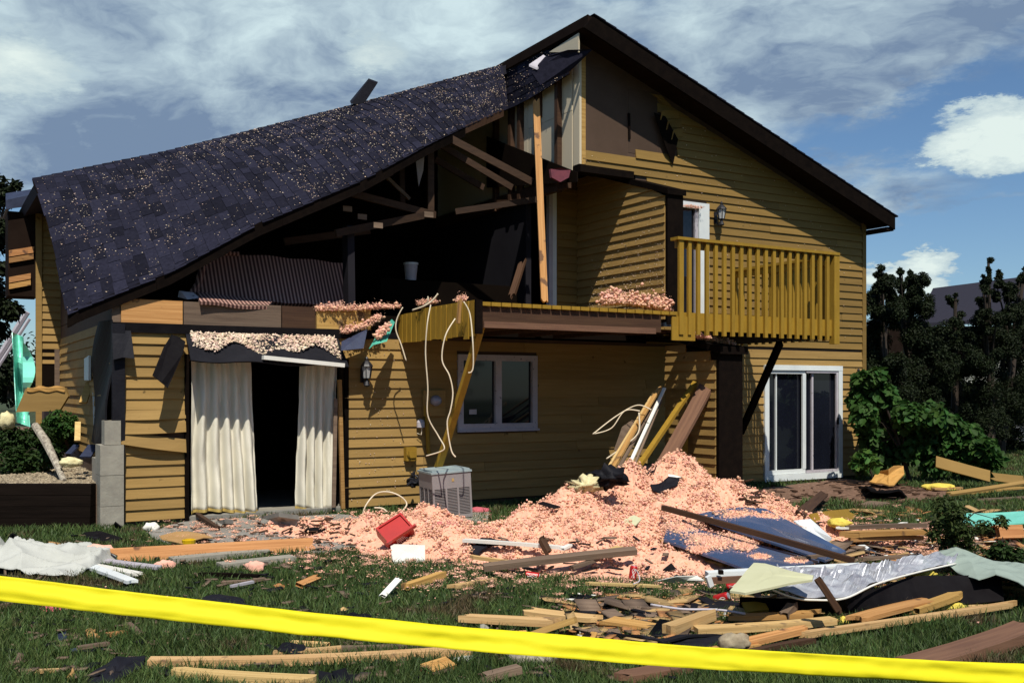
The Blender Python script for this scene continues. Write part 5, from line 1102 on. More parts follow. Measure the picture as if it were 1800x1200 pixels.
# red drawer
rc = G(693, 955, .04); rd = empty('red_drawer', rc, False, 'red plastic drawer tipped on the heap behind the white basin', 'drawer')
Rr = Matrix.Rotation(math.radians(28), 4, 'Z')@Matrix.Rotation(math.radians(-28), 4, 'Y')@Matrix.Rotation(math.radians(38), 4, 'X'); rx = lambda p: tuple(Vector(rc)+(Rr@Vector(p))+Vector((0, .15, .06)))
def rbox(mb, *b): x0, x1, y0, y1, z0, z1 = b; return mb.hexa([rx(p) for p in [(x0, y0, z0), (x1, y0, z0), (x1, y1, z0), (x0, y1, z0), (x0, y0, z1), (x1, y0, z1), (x1, y1, z1), (x0, y1, z1)]])
m_ = MB(); rbox(m_, -.15, .15, -.11, .11, 0, .02); rbox(m_, -.15, -.13, -.11, .11, .02, .14); rbox(m_, .13, .15, -.11, .11, .02, .14); rbox(m_, -.13, .13, -.11, -.09, .02, .14); rbox(m_, -.13, .13, .09, .11, .02, .14); rbox(m_, -.128, .128, -.088, .088, .10, .12); m_.build('drawer_body', 'red', rd)
rbox(MB(), -.17, .17, -.13, -.112, .12, .16).build('rim', 'red', rd)
m_ = MB()
for k in range(3): rbox(m_, -.06, .06-.02*k, -.1135, -.1105, .03+.025*k, .036+.025*k)
m_.build('printed_lines', 'white_plastic', rd)
# cans
def can(px, py, ax_, label, dz=.05):
    p = G(px, py, dz); a = Vector(ax_).normalized(); c = p-a*.06+Vector((0, 0, .01)); t = empty('soda_can', c, False, label, 'soda can', 'red soda cans on the heap')
    MB().lathe([(.026, 0), (.032, .008), (.032, .105), (.026, .118)], c, 16, a).build('can_body', 'can_red', t, smooth=False); MB().lathe([(.025, .118), (.024, .122), (.005, .122)], c, 12, a).build('can_lid', 'foil', t)
    x = a.orthogonal().normalized(); y = a.cross(x); best = max(range(24), key=lambda k: -(x*math.cos(k*math.pi/12)+y*math.sin(k*math.pi/12)).y); th = best*math.pi/12; mb = MB()
    for off in (-.35, .0, .35):   # white script band running along the can
        P = []
        for k in range(9):
            u = k/8; tt = th+off*.8+.18*math.sin(u*9+off*5); P.append(c+a*(.018+.08*u)+(x*math.cos(tt)+y*math.sin(tt))*.0325)
        mb.tube(P, .0022 if off else .0035, 4)
    mb.build('white_script', 'white_plastic', t)
can(936, 1013, (1, -.1, -.12), 'crushed dark red can lying flat at the front of the heap', .04)
can(1113, 1008, (.15, .1, 1), 'red can standing upright at the front of the heap', .08)
can(1268, 1052, (.8, -.5, .35), 'red can lying in the grass at the right end of the heap', .04)
can(1290, 1030, (.9, -.1, .3), 'pinkish red can tucked under the gypsum board corner', .06)
yc = G(332, 962, .02); MB().lathe([(.06, 0), (.07, .07), (.055, .075), (.0501, .03)], (yc.x, yc.y, .03), 14).build('yellow_lid', 'yellow_plastic', label='small yellow plastic tub standing on the patio edge', cat='tub')
# white window frame lying below the gypsum board
wf = empty('white_window_frame', G(1380, 1020, .1), False, 'long white window frame lying across the front of the blue panels', 'window frame')
def wbeam(x1, y1, d1, x2, y2, d2, w, h, nm, m): MB().beam(G(x1, y1, d1), G(x2, y2, d2), w, h).build(nm, m, wf)
wbeam(1242, 1008, .2, 1515, 994, .24, .10, .035, 'outer_rail', 'white_paint'); wbeam(1250, 1020, .16, 1510, 1006, .2, .03, .05, 'inner_rail', 'brown_stain'); wbeam(1244, 1012, .2, 1250, 1030, .12, .03, .04, 'end_piece', 'white_paint'); wbeam(1512, 998, .24, 1528, 1012, .16, .04, .08, 'end_piece', 'pale_wood')
for x, y in ((1263, 1005), (1490, 994)): wbeam(x, y, .23, x+8, y, .23, .04, .03, 'latch', 'char')
# crumpled metal sheeting with white edge
def strip(name, top, bot, m, label, cat, th=.006, n=64, k=14, amp=.03, f=5., parent=None):
    T_ = [DP(*p) for p in top]; B_ = [DP(*p) for p in bot]
    def along(P, u): x = u*(len(P)-1); i = min(int(x), len(P)-2); return P[i].lerp(P[i+1], x-i)
    def fn(u, v):
        p = along(B_, u).lerp(along(T_, u), v); nn = noise.noise(Vector((p.x*f, p.y*f, 3.3)))+.5*noise.noise(Vector((p.x*f*2.3, p.y*f*2.3, 8.3)))
        if name == 'metal_sheeting': nn = 1.4*(1-3*abs(noise.noise(Vector((p.x*4+p.y*3, p.y*5, 1.7)))))*.5+.6*(1-3*abs(noise.noise(Vector((p.x*9, p.y*8-p.x*5, 6.7)))))*.5
        return p+Vector((.2*amp*nn*math.sin(math.pi*v), 0, amp*nn*(.25+math.sin(math.pi*min(1, max(0, v))))))
    return MB().grid(fn, n, k, th).build(name, m, label=label, cat=cat, parent=parent)
strip('metal_sheeting', [(1365, 1000, 7.6), (1450, 998, 7.6), (1530, 992, 7.7), (1600, 986, 7.9), (1682, 978, 8.2)], [(1360, 1036, 6.95), (1420, 1052, 6.85), (1485, 1050, 6.85), (1545, 1022, 7.2), (1680, 990, 7.9)], 'foil', 'long crumpled silver metal sheeting below the white window frame', 'metal sheet', amp=.09, f=7)
cable([(1358, 1036, 6.9), (1395, 1050, 6.85), (1430, 1054, 6.8), (1485, 1051, 6.8), (1540, 1026, 7.1), (1610, 1006, 7.5), (1680, 990, 7.85)], .008, 'white trim edge along the crumpled metal sheeting', 'white_plastic', 'trim_strip')['category'] = 'trim'
strip('void_shade_sheet', [(1300, 1050, 7.1), (1420, 1054, 6.95), (1485, 1053, 6.95), (1600, 1012, 7.5), (1760, 1010, 7.6)], [(1300, 1072, 7.3), (1400, 1088, 7.05), (1500, 1086, 7.05), (1620, 1066, 7.3), (1765, 1055, 7.4)], 'tar_paper', 'dark sheet put in for the shaded void under the silver sheeting', 'tar paper', amp=.02)  # dark sheet stands in for shade in the void below the metal
strip('grey_tarp', [(1650, 978, 8.0), (1690, 965, 8.3), (1740, 985, 8.5), (1800, 990, 8.6), (1850, 1000, 8.6)], [(1685, 1008, 7.7), (1720, 1018, 7.4), (1750, 1008, 7.4), (1790, 1022, 7.3), (1850, 1060, 7.0)], 'tarp_grey', 'grey green tarp draped over debris at the right edge', 'tarp', amp=.06, f=3)
strip('grey_tarp', [(1640, 972, 8.7), (1680, 960, 8.8), (1720, 975, 8.8), (1760, 990, 8.6)], [(1632, 980, 8.4), (1680, 970, 8.4), (1712, 986, 8.3), (1745, 1000, 8.2)], 'tarp_grey', 'narrow folded tarp ridge behind the grey green tarp', 'tarp', amp=.03)
cable([(1144, 1062, 6.9), (1200, 1070, 6.8), (1260, 1071, 6.8), (1310, 1078, 6.7)], .009, 'thin grey cord lying on the black membrane strip', 'dull_white', 'cord')
cable([(1113, 1026, 7.9), (1124, 1020, 7.95), (1122, 1008, 8.0), (1117, 1000, 8.0)], .005, 'thin wire loop around the upright red can', 'dull_white', 'wire')
# white forked stick
plank(668, 1055, 705, 1015, .05, .02, 'white_plastic', 'white tapering strip standing in the grass before the heap', .01, .12, .4)
# cloth heap at left
cl = empty('white_cloth', G(90, 1000), False, 'big crumpled white cloth on the lawn at the left edge', 'cloth')
def clothfn(u, v):
    px = -70+275*u; near = G(px, 1016-6*math.sin(u*7)-26*max(0, u-.72)/.28); far = G(px, 966+12*u); b = near.lerp(far, v)
    env = math.sin(math.pi*min(1, .04+.96*v))**.55*min(1, (1-u)*5+.15)
    q = b.x*1.0+.6*b.y; w = noise.noise(Vector((b.x*1.6, b.y*1.3, .5)))*1.6
    fold = (1-abs(math.sin(q*6+w*3)))**1.4; f2 = (1-abs(math.sin((b.x*.5-b.y)*9+w*4+1)))**1.6
    return Vector((b.x, b.y, .012+env*(.055+.09*fold+.06*f2+.10*(.5+noise.noise(Vector((b.x*2.1, b.y*1.2, 5)))))))
cpoly = [G(px, 1018-26*max(0, (px+70)/275-.72)/.28) for px in range(-60, 205, 20)]+[G(px, 968) for px in range(205, -60, -20)]
CULL.append([(q.x, q.y) for q in cpoly])
MB().grid(clothfn, 130, 50, .004).build('cloth', 'cloth_white', cl, smooth=True)
for i, (a, b, c_, d_, m, l) in enumerate([(135, 990, 245, 1012, 'white_plastic', 'nearest fluted white trim plank by the cloth'), (150, 995, 236, 1026, 'white_paint', 'lowest white plank sticking out under the cloth'), (170, 985, 285, 1000, 'dull_white', 'grey white trim strip behind the fluted plank')]):
    plank(a, b, c_, d_, .10, .025, m, l, .03, .03, 0, splinter=.4, name='trim_plank', cat='trim plank')
fl = G(160, 974, .12); gb(170, 975, (.16, .1, .06), 'fluff', 'pink insulation wad on the corner of the white cloth', dz=.05)
# small uncounted litter
def litter(n, reg, m, name, label, s0, s1, kind='stuff'):
    V = []; T = []
    B = np.array([(-1, -1, -1), (1, -1, -1), (1, 1, -1), (-1, 1, -1), (-1, -1, 1), (1, -1, 1), (1, 1, 1), (-1, 1, 1)], float); F_ = np.array([(3, 2, 1, 0), (4, 5, 6, 7), (0, 1, 5, 4), (1, 2, 6, 5), (2, 3, 7, 6), (3, 0, 4, 7)])
    for i in range(n):
        x, y = reg(); z = HS(x, y); l = random.uniform(s0, s1); w = l*random.uniform(.12, .5); a = random.uniform(0, math.pi); sc_ = B*np.array([l/2, w/2, random.uniform(.003, .008)])*(1+rng.uniform(-.25, .25, (8, 3)))
        tilt = random.gauss(0, .15); R = np.array(Matrix.Rotation(a, 3, 'Z')@Matrix.Rotation(tilt, 3, 'Y')); V.append(sc_@R.T+np.array([x, y, z+.03])); T.append(F_+8*i)
    np_mesh(name, np.concatenate(V), np.concatenate(T), m, label=label, kind=kind)
def regR(): # right debris field and foreground band
    while True:
        px = random.uniform(1000, 1800); py = random.uniform(900, 1150)
        if py > 1060+(1800-px)*.12: continue
        p = G(px, py)
        if px < 1420 and py < 1050: continue
        if HS(p.x, p.y) > .1 and random.random() < .85: continue
        return p.x, p.y
def regF():
    px = random.uniform(0, 1200); py = 945+255*random.random(); p = G(px, py); return p.x, p.y
litter(420, regR, 'fresh_wood', 'wood_splinters', 'wood splinters scattered through the right debris', .04, .22)
litter(150, regR, 'pale_wood', 'broken_laths', 'broken laths strewn through the right debris', .15, .55)
litter(110, regR, 'grey_wood', 'weathered_laths', 'weathered laths strewn through the right debris', .15, .5)
litter(260, regR, 'black_sheet', 'shingle_scraps', 'dark shingle scraps scattered through the right debris', .05, .22)
litter(150, regR, 'white_plastic', 'plaster_chips', 'white plaster chips scattered through the right debris', .02, .10)
litter(300, regF, 'grey_wood', 'wood_splinters', 'small grey splinters scattered on the lawn', .03, .14)
litter(200, regF, 'black_sheet', 'shingle_scraps', 'dark shingle scraps scattered on the lawn', .04, .16)
def regP(): p = G(random.uniform(1310, 1650), random.uniform(846, 892)); return p.x, p.y
litter(160, regP, 'brown_wood', 'wood_splinters', 'brown splinters on the bare soil by the sliding door', .04, .2)
def regQ(): p = G(random.uniform(300, 620), random.uniform(915, 965)); return p.x, p.y
litter(130, regQ, 'brown_wood', 'wood_splinters', 'brown splinters on the patio by the curtained doorway', .03, .15)
ed = empty('concrete_edging', G(430, 992), False, 'pair of long grey concrete edging slabs along the patio', 'edging')
MB().beam(G(300, 990)+Vector((0, 0, .03)), G(470, 974)+Vector((0, 0, .03)), .16, .05).build('edging_slab', 'concrete', ed); MB().beam(G(385, 1000)+Vector((0, 0, .03)), G(515, 986)+Vector((0, 0, .03)), .16, .05).build('edging_slab', 'concrete', ed)
# doorstep rubble
sheet([(455, 908, .06), (490, 900, .16), (525, 905, .14), (520, 918, .04), (460, 920, .03)], 'patio', 'broken concrete slab under the doorway right part', th=.05, name='concrete_slab', cat='slab')
sheet([(380, 916, .05), (395, 912, .12), (410, 913, .1), (410, 922, .04), (385, 924, .03)], 'patio', 'small concrete chunk at the curtained doorway threshold', th=.05, name='concrete_slab', cat='slab')

# ================================================================ TAPE
tp = MB(); tL = DP(-60, 1026, 3.75); tR = DP(1860, 1188, 4.35)
def tf(u, v):
    sag = -.05*(1-(2*u-1)**2)+.0; c = tL.lerp(tR, u)+Vector((0, 0, sag)); a = -.30-.16*math.sin(u*3.1+.5); w = .092
    return c+Vector((0, -math.sin(a), math.cos(a)))*w*(v-.5)+Vector((0, .004*math.sin(v*9+u*11)+.010*noise.noise(Vector((u*14, v*1.6, 1)))+.004*noise.noise(Vector((u*60, v*3, 4))), .004*noise.noise(Vector((u*9, 0, 5)))))
tp.grid(tf, 320, 10, .0006).build('barrier_tape', 'tape_yellow', label='bright yellow barrier tape stretched across the foreground', cat='barrier tape', smooth=True)

# ================================================================ LEFT SIDE: retaining wall, bed, debris
def wallpt(px, py, Y): return DP(px, py, Y)
rt = empty('retaining_wall', (-6.2, 11.7, 0), False, 'dark timber retaining wall at the left edge below the gravel bed', 'retaining wall')
for k in range(4): MB().box(-9.5+.2*k, -4.93, 11.62+.012*k, 11.80, .0+.13*k, .125+.13*k).build('timber', 'timber_dark', rt)
MB().box(-16, -4.9, 11.8, 30, 0, .5).build('raised_bed', 'soil', kind='structure')
V, T = fluffs(5200, lambda: (random.uniform(-7.6, -4.92), 11.85+2.6*random.random()**1.5, .505), .012, .03, .7); np_mesh('gravel', V, T, 'gravel', kind='stuff', label='pale gravel on the raised bed behind the timber wall')
def leafcloud(name, clumps, n, size, m, label=None, parent=None, kind=None, droop=.3, shape=.55, fold=.15, simple=False):
    """clumps: (x,y,z,rx,ry,rz,weight); leaves of four triangles (folded diamond)"""
    wt = np.array([c[6] for c in clumps], float); wt /= wt.sum(); ci = rng.choice(len(clumps), n, p=wt); C = np.array([c[:3] for c in clumps])[ci]; R = np.array([c[3:6] for c in clumps])[ci]
    d = rng.normal(0, 1, (n, 3)); d /= np.linalg.norm(d, axis=1)[:, None]; r = rng.uniform(0, 1, n)**.45; P = C+d*R*r[:, None]
    nrm = d*.6+np.array([0, 0, .75])+rng.normal(0, .5, (n, 3)); nrm /= np.linalg.norm(nrm, axis=1)[:, None]
    a = np.cross(nrm, rng.normal(0, 1, (n, 3))); a /= np.linalg.norm(a, axis=1)[:, None]; a[:, 2] -= droop; a /= np.linalg.norm(a, axis=1)[:, None]; b = np.cross(nrm, a); b /= np.linalg.norm(b, axis=1)[:, None]
    L_ = (size*rng.uniform(.55, 1.3, n))[:, None]; w = L_*shape; up = np.cross(a, b)*L_*fold
    if simple:
        V = np.stack([P, P+a*L_*.45+b*w*.5+up, P+a*L_, P+a*L_*.45-b*w*.5+up], 1).reshape(-1, 3); T = (np.array([(0, 1, 2), (0, 2, 3)])[None]+(np.arange(n)*4)[:, None, None]).reshape(-1, 3)
        return np_mesh(name, V, T, m, label=label, kind=kind, parent=parent)
    V = np.stack([P, P+a*L_*.35+b*w*.5+up, P+a*L_, P+a*L_*.35-b*w*.5+up, P+a*L_*.75+b*w*.32+up*.6, P+a*L_*.75-b*w*.32+up*.6], 1).reshape(-1, 3)
    T = (np.array([(0, 1, 4), (0, 4, 2), (0, 2, 5), (0, 5, 3)])[None]+(np.arange(n)*6)[:, None, None]).reshape(-1, 3)
    return np_mesh(name, V, T, m, label=label, kind=kind, parent=parent)
def tree(name, base, clumps, n, size, m, label, cat='tree', tr=.1, group=None, bark='bark', droop=.3, shape=.5, simple=False):
    t = empty(name, base, False, label, cat, group); b = Vector(base)
    top = max(clumps, key=lambda c: c[2]); mb = MB(); P = [b, b.lerp(Vector(top[:3]), .35)+Vector((.03, 0, 0)), b.lerp(Vector(top[:3]), .7), Vector(top[:3])]
    mb.tube(smooth_pts(P, 3), [tr*(1-.085*i) for i in range(10)], 7)
    for c in random.sample(clumps, min(len(clumps), 9)):
        q = b.lerp(Vector(top[:3]), random.uniform(.2, .6)); q2 = Vector(c[:3]); mid = q.lerp(q2, .5)+Vector((0, 0, .15)); mb.tube([q, mid, q2], [tr*.35, tr*.22, tr*.1], 5)
    mb.build('trunk', bark, t); o = leafcloud('crown', clumps, n, size, m, parent=t, droop=droop, shape=shape, simple=simple); o['kind'] = 'thing'; return t
bedp = lambda px, py: DP(px, py, 13.2)
def pclumps(pts, Y, dy, k=1.): # (px,py,rpx,weight)
    out = []
    for x, y, r, w in pts:
        p = DP(x, y, Y+random.uniform(-dy, dy)); rr = r/F*Y; out.append((p.x, p.y, p.z, rr, rr*1.1, rr, w))
    return out
tree('garden_bush', DP(30, 830, 13.4), pclumps([(10, 770, 30, 1), (40, 785, 34, 1.2), (70, 770, 26, .8), (25, 815, 30, 1), (60, 815, 26, .8), (90, 800, 20, .5)], 13.4, .4), 5200, .07, 'leaf_bed', 'dark battered bush in the raised bed at the left edge', 'bush', .03)
tree('garden_bush', DP(120, 800, 14.5), pclumps([(105, 745, 26, 1), (130, 750, 20, .8), (90, 760, 22, .8), (115, 775, 20, .6)], 14.4, .3), 2600, .07, 'leaf_mid', 'small dark green bush behind the striped log', 'bush', .03)
MB().tube([DP(62, 748, 13.2), DP(80, 775, 12.9), DP(95, 806, 12.6), DP(113, 846, 12.1)], [.05, .055, .045, .035], 9).build('mottled_log', 'birch', label='pale mottled log leaning down on the gravel bed', cat='log')
blobthing(tuple(DP(12, 740, 13.4)), (.10, .1, .12), 'cream_fluff', 'cream insulation wad at the left edge above the bush', 'insulation_scrap', 'insulation')
blobthing(tuple(DP(125, 812, 12.3)), (.14, .1, .06), 'cream_fluff', 'cream torn sheet on the gravel near the block pier', 'insulation_scrap', 'insulation')
MB().beam(DP(137, 742, 13), DP(136, 775, 12.8), .07, .03).build('board_scrap', 'pale_wood', label='short pale board standing in the bed behind the pier', cat='board')
MB().beam(DP(120, 798, 12.8), DP(135, 782, 12.9), .12, .02).build('board_scrap', 'blue_black', label='dark blue scrap board lying on the gravel bed', cat='board')
MB().beam(DP(150, 803, 12.6), DP(165, 782, 12.9), .14, .02).build('board_scrap', 'blue_black', label='dark scrap board against the block pier', cat='board')
MB().beam(DP(158, 672, 13.6), DP(146, 708, 13.3), .1, .03).build('board_scrap', 'fresh_wood', label='tan plywood piece leaning on the side wall', cat='board')
MB().beam(DP(165, 690, 13.2), DP(167, 755, 13.1), .03, .03).build('trim_strip', 'white_paint', label='thin white vertical strip on the torn corner', cat='trim')
# overturned table / board and teal sheet
ob = empty('overturned_cabinet', DP(75, 722, 14.5), False, 'dark ochre panel with ragged tan top edge below the rear block', 'panel')
MB().prism([DP(28, 724, 14.5), DP(45, 683, 14.5), DP(114, 681, 14.5), DP(120, 696, 14.5), DP(104, 722, 14.5)], (0, .06, 0)).build('panel_face', 'ochre', ob)
MB().grid(lambda u, v: DP(48+66*u, 684-5*v+1.5*math.sin(u*14), 14.48+.5*v), 14, 3, .03).build('ragged_top', 'plywood', ob)
tsx = empty('teal_sheet', DP(45, 745, 15), False, 'tall crumpled teal metal sheet standing at the left edge', 'metal sheet')
MB().grid(lambda u, v: DP(22+8*(1-v)+22*u-4*v*u, 742-158*v+8*u, 15-.1*math.sin(v*9+u*3)+.25*math.sin(u*3.1)), 6, 16, .01).build('sheet', 'teal', tsx)
MB().grid(lambda u, v: DP(40+22*u*(math.sin(math.pi*min(v*.9+.1, 1))), 690-90*v, 14.9-.12*math.sin(v*7)), 5, 10, .01).build('sheet', 'teal', tsx)
MB().tube([DP(-10, 640, 30), DP(48, 548, 30)], .09, 6).build('metal_pole', 'dull_white', label='slanting pale metal pole in the left background', cat='pole')
MB().tube([DP(-10, 655, 30), DP(52, 560, 30)], .05, 6).build('metal_pole', 'dull_white', label='thinner slanting pole below the other in the left background', cat='pole')

# ================================================================ VEGETATION
tree('left_tree', DP(-60, 720, 20), pclumps([(-10, 330, 26, 1), (12, 345, 14, .6), (5, 400, 14, .6), (-20, 420, 30, 1), (0, 470, 12, .4), (-15, 510, 26, .8), (10, 545, 22, .8), (30, 545, 8, .2), (-50, 380, 60, 2), (-60, 500, 60, 2), (-5, 580, 18, .5), (28, 325, 6, .15)], 20, .6), 7500, .13, 'leaf_dark', 'dark leafy tree reaching in at the left edge', tr=.2)
tree('far_left_tree', DP(20, 700, 45), pclumps([(-10, 650, 40, 1), (12, 645, 18, .8), (35, 650, 12, .4), (10, 680, 36, 1), (45, 670, 18, .6)], 45, 2), 2600, .3, 'leaf_dark', 'distant dark tree low behind the teal sheet', tr=.2)
def tr_r(pts, Y, n, size, label, m='leaf_dark', cat='tree', group='dark trees right of the house', tr=.12):
    q = []
    for x, y, r, w in pts:
        for k in range(8):
            a = random.uniform(0, 6.28); d = r*random.uniform(.3, 1.35); q.append((x+d*math.cos(a)*.8, y+d*math.sin(a)*1.15, r*random.uniform(.22, .5), w/8))
        q.append((x, y, r*.7, w*.4))
    return tree('evergreen_tree', (DP(pts[0][0], 700, Y).x, Y, 0), pclumps(q, Y, 1.0), int(n*3.6), size*.55, m, label, cat, tr, group, simple=True)
tr_r([(1560, 500, 24, 1), (1553, 488, 12, .5), (1535, 535, 20, 1), (1575, 540, 30, 1.2), (1540, 600, 40, 1.6), (1570, 650, 45, 1.6), (1535, 690, 30, 1), (1560, 740, 50, 1.4), (1528, 520, 10, .4)], 22, 15000, .11, 'dark round-topped tree nearest the house corner')
tr_r([(1608, 503, 22, 1), (1584, 478, 5, .12), (1584, 500, 9, .3), (1605, 492, 11, .5), (1590, 530, 24, 1), (1625, 545, 24, 1), (1610, 590, 40, 1.5), (1640, 620, 40, 1.4), (1620, 680, 45, 1.4), (1600, 740, 45, 1)], 23, 15000, .11, 'second dark tree from the house with a thin spire')
tr_r([(1675, 530, 10, .4), (1678, 570, 16, .7), (1660, 620, 30, 1), (1690, 640, 34, 1.2), (1680, 600, 18, .8), (1670, 690, 40, 1), (1700, 740, 45, 1)], 24, 9500, .11, 'slender dark tree before the neighbour roof')
tr_r([(1741, 458, 4, .12), (1738, 475, 4, .12), (1735, 490, 7, .25), (1732, 505, 10, .5), (1728, 530, 15, .8), (1722, 560, 18, .9), (1730, 600, 30, 1.2), (1725, 640, 30, 1.1), (1735, 690, 40, 1.2), (1740, 740, 40, .8), (1752, 560, 20, .6), (1700, 590, 18, .6)], 23.5, 10500, .10, 'tall dark spire tree left of the right edge')
tr_r([(1757, 485, 6, .25), (1753, 500, 7, .4), (1750, 520, 10, .5), (1775, 520, 14, .8), (1770, 505, 8, .3), (1800, 488, 12, .3), (1785, 550, 24, 1), (1770, 600, 34, 1.3), (1810, 560, 30, 1), (1790, 640, 34, 1.1), (1780, 690, 40, 1), (1810, 730, 40, .8)], 24.5, 12000, .11, 'dark tree with two small tips at the right edge')
# trees mirrored in the panes, added behind the camera to block low sky light
leafcloud('sky_block_treeline', [(x, -15+random.uniform(-2, 2), z, 2.6, 1.6, 2.2, 1) for x in np.arange(-44, 46, 2.4) for z in (1.5, 4.5, 7.5+random.uniform(0, 2.4))], 30000, .5, 'leaf_dark', kind='stuff', label='dark tree line added behind the viewpoint to block low sky light', simple=True)
# leafy shrub by the corner
shp = [(1520, 668, 20, .8), (1540, 660, 16, .5), (1510, 700, 18, .6), (1545, 690, 24, 1), (1520, 728, 22, .8), (1560, 710, 24, 1), (1535, 760, 26, 1), (1575, 745, 28, 1.2), (1600, 730, 26, 1.1), (1640, 730, 26, 1.1), (1665, 745, 22, .9), (1620, 765, 30, 1.3), (1660, 780, 30, 1.2), (1700, 765, 24, 1), (1725, 785, 22, .8), (1745, 805, 16, .5), (1590, 790, 28, 1), (1690, 805, 26, 1), (1545, 800, 24, .7), (1640, 810, 26, .9), (1515, 815, 14, .3), (1730, 815, 18, .5)]
tree('leafy_shrub', (DP(1600, 700, 17.3).x, 17.3, 0), pclumps(shp, 17.3, .5), 9000, .135, 'leaf_mid', 'broad green shrub with large leaves at the house right corner', 'shrub', .04, droop=.5, shape=.75)
tree('leafy_shrub', (DP(1535, 700, 16.9).x, 16.9, 0), pclumps([(1505, 815, 10, .5), (1520, 800, 10, .5), (1535, 812, 8, .3)], 16.9, .1), 130, .13, 'vine', 'low bright sprig at the foot of the right house corner', 'plant', .02, droop=.3, shape=.8)
# uprooted bush
tree('uprooted_bush', G(1670, 985), pclumps([(1660, 890, 22, .6), (1680, 905, 22, .8), (1655, 920, 20, .7), (1690, 930, 24, .8), (1668, 950, 24, .8), (1730, 925, 14, .3), (1760, 915, 10, .3), (1700, 960, 16, .5), (1640, 940, 10, .2)], 9.0, .25), 1900, .05, 'leaf_olive', 'small uprooted bush lying among the beams at right', 'bush', .025)
tree('uprooted_bush', G(1770, 985), pclumps([(1760, 968, 16, 1), (1785, 975, 16, 1), (1740, 972, 12, .6)], 8.9, .1), 800, .05, 'leaf_bed', 'broken leafy branch behind the grey green tarp', 'branch', .015)
# neighbour house, white fence wall, car
nb = empty('neighbour_house', (21, 42, 0), False, 'neighbour house with dark shingled roof behind the dark trees', 'house')
MB().box(14.5, 34, 42, 52, 0, 4.3).build('wall', 'soffit', nb); MB().box(18.2, 33.5, 41.93, 41.995, 1.9, 2.9).build('wall_panel', 'neighbour_white', nb)
a, b, c, d = DP(1610, 575, 41.4), DP(1860, 560, 41.4), DP(1860, 484, 47), DP(1640, 512, 47)
MB().hexa([a, b, c, d, a+Vector((0, 0, .15)), b+Vector((0, 0, .15)), c+Vector((0, 0, .15)), d+Vector((0, 0, .15))]).build('roof', 'far_shingle', nb)
for x in (16.6,): f_ = MB().box(x, x+1.2, 41.92, 41.999, .9, 2.1).build('window', 'dull_white', nb); MB().box(x+.1, x+1.1, 41.88, 41.919, 1.0, 2.0).build('pane', 'pane', f_)
tr_r([(1530+24*k, 650+(k%3)*18, 34, 1) for k in range(12)]+[(1540+30*k, 740, 44, 1.2) for k in range(10)]+[(1655, 590, 16, .5), (1700, 610, 22, .7), (1760, 620, 24, .7)], 27, 16000, .12, 'wide dark leafy tree filling the gap below the neighbour roof')
hd = empty('dark_hedge', (13, 27.5, 0), False, 'low dark hedge behind the leafy shrub', 'hedge')
o = leafcloud('foliage', [(x, 27.5+random.uniform(-.4, .4), z, .7, .5, .55, 1) for x in np.arange(9.5, 20, .6) for z in (.5, 1.25)], 12000, .14, 'leaf_dark', parent=hd)
leafcloud('far_treeline', [(x, 75+random.uniform(-4, 4), 2.2+1.6*random.random(), 3.2, 2, 2.6, 1) for x in np.arange(-60, 70, 2.6)], 15000, .5, 'leaf_dark', kind='stuff', label='far dark tree line beyond the houses')
cr = DP(1815, 800, 26); car = empty('parked_car', (cr.x+1.6, 26, 0), False, 'silver car parked under the dark trees at the right edge', 'car'); cx, cy = cr.x-.35, 26
prof = [(0, .28), (.0, .62), (.15, .74), (1.15, .86), (1.75, 1.32), (3.1, 1.36), (3.75, .95), (4.3, .9), (4.4, .6), (4.38, .28)]
MB().prism([(cx+x, cy, z) for x, z in prof], (0, 1.7, 0)).build('body', 'car_silver', car)
MB().prism([(cx+x, cy-.012, z) for x, z in [(1.3, .9), (1.82, 1.27), (2.35, 1.29), (2.35, .92)]], (0, .01, 0)).build('side_window', 'pane', car); MB().prism([(cx+x, cy-.012, z) for x, z in [(2.42, .92), (2.42, 1.29), (3.05, 1.3), (3.5, .95)]], (0, .01, 0)).build('side_window', 'pane', car)
MB().prism([(cx+1.2, cy+.15, .885), (cx+1.2, cy+1.55, .885), (cx+1.72, cy+1.5, 1.32), (cx+1.72, cy+.2, 1.32)], (-.01, 0, .012)).build('windscreen', 'pane', car)
for x in (.8, 3.55):
    for y in (cy-.02, cy+1.56):
        w_ = MB().lathe([(.31, 0), (.31, .18)], (cx+x, y, .31), 18, (0, 1, 0)).build('wheel', 'rubber', car); MB().lathe([(.18, 0), (.18, .01)], (cx+x, y-.012, .31), 12, (0, 1, 0)).build('rim', 'foil', w_)
for y in (cy+.12, cy+1.3): MB().box(cx-.015, cx, y, y+.28, .52, .66).build('headlight', 'lamp_glass', car)
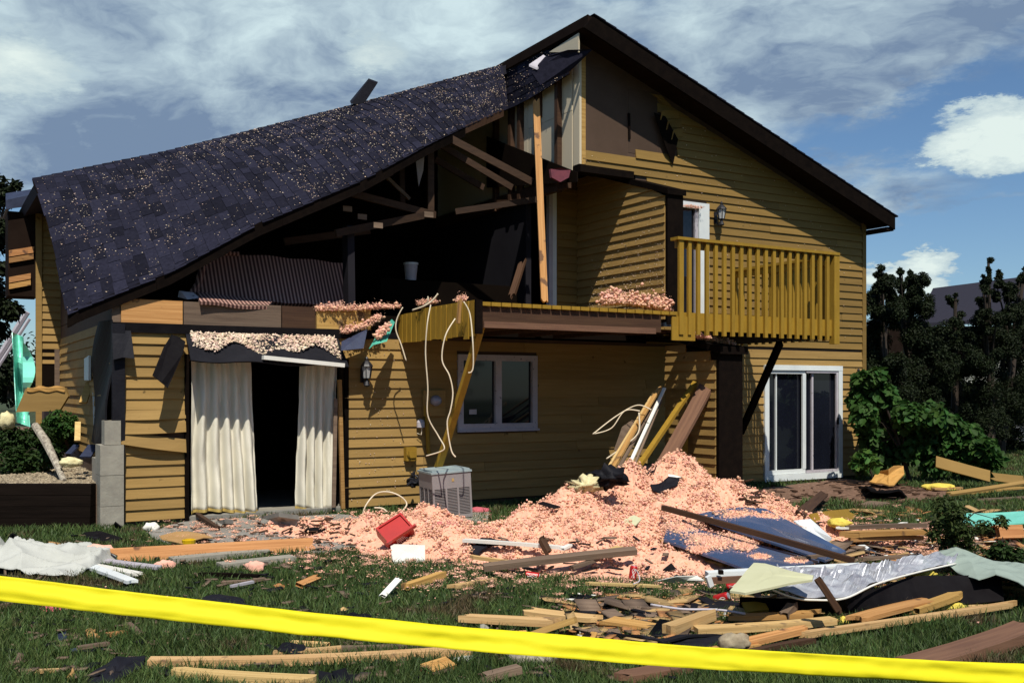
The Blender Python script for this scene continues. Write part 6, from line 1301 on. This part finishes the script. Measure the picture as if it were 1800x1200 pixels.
MB().box(cx-.06, cx+.0, cy, cy+1.7, .3, .45).build('bumper', 'dull_white', car)

# ================================================================ GRASS
def inside(poly, x, y):
    r = np.zeros(len(x), bool); n = len(poly); j = n-1
    for i in range(n):
        xi, yi = poly[i]; xj, yj = poly[j]; c = ((yi > y) != (yj > y)) & (x < (xj-xi)*(y-yi)/(yj-yi+1e-12)+xi); r ^= c; j = i
    return r
def grass(n):
    Y = 4.2*np.exp(rng.uniform(0, 1, n)*math.log(30/4.2)); X = rng.uniform(-.62, .62, n)*Y*1.0+rng.normal(0, .3, n)
    nn = -SU*X+CU*Y; s = CU*X+SU*Y; ok = ~((nn > N0-.03) & (s > S0-.1) & (s < S1+.02)) & ~((Y > 11.6) & (X < -4.85)) & (HP(X, Y) < .02)
    for p in PATCH+CULL: ok &= ~inside(p, X, Y)
    ok &= vnoise(X, Y, 1.1, 21)+rng.uniform(0, .5, n) > .28
    X = X[ok]; Y = Y[ok]; n = len(X); hgt = .85*(.035+.05*vnoise(X, Y, 1.8, 5)+.035*(vnoise(X, Y, 7, 9)))*rng.uniform(.6, 1.25, n)*np.where(Y > 12, 1.1, 1)
    a = rng.uniform(0, 2*np.pi, n); w = (.0022+.0005*Y)*rng.uniform(.7, 1.3, n)*.8; lean = rng.normal(0, .45, (n, 2))*hgt[:, None]
    dx = np.cos(a)*w; dy = np.sin(a)*w; z0 = np.zeros(n)
    V = np.stack([np.stack([X-dx, Y-dy, z0], 1), np.stack([X+dx, Y+dy, z0], 1), np.stack([X+lean[:, 0]*.4-dx*.6, Y+lean[:, 1]*.4-dy*.6, hgt*.6], 1), np.stack([X+lean[:, 0]*.4+dx*.6, Y+lean[:, 1]*.4+dy*.6, hgt*.6], 1), np.stack([X+lean[:, 0], Y+lean[:, 1], hgt], 1)], 1).reshape(-1, 3)
    T = (np.array([(0, 1, 3), (0, 3, 2), (2, 3, 4)])[None]+(np.arange(n)*5)[:, None, None]).reshape(-1, 3)
    np_mesh('grass', V, T, 'grassblade', kind='stuff', label='unmown green lawn before the house')
grass(420000)
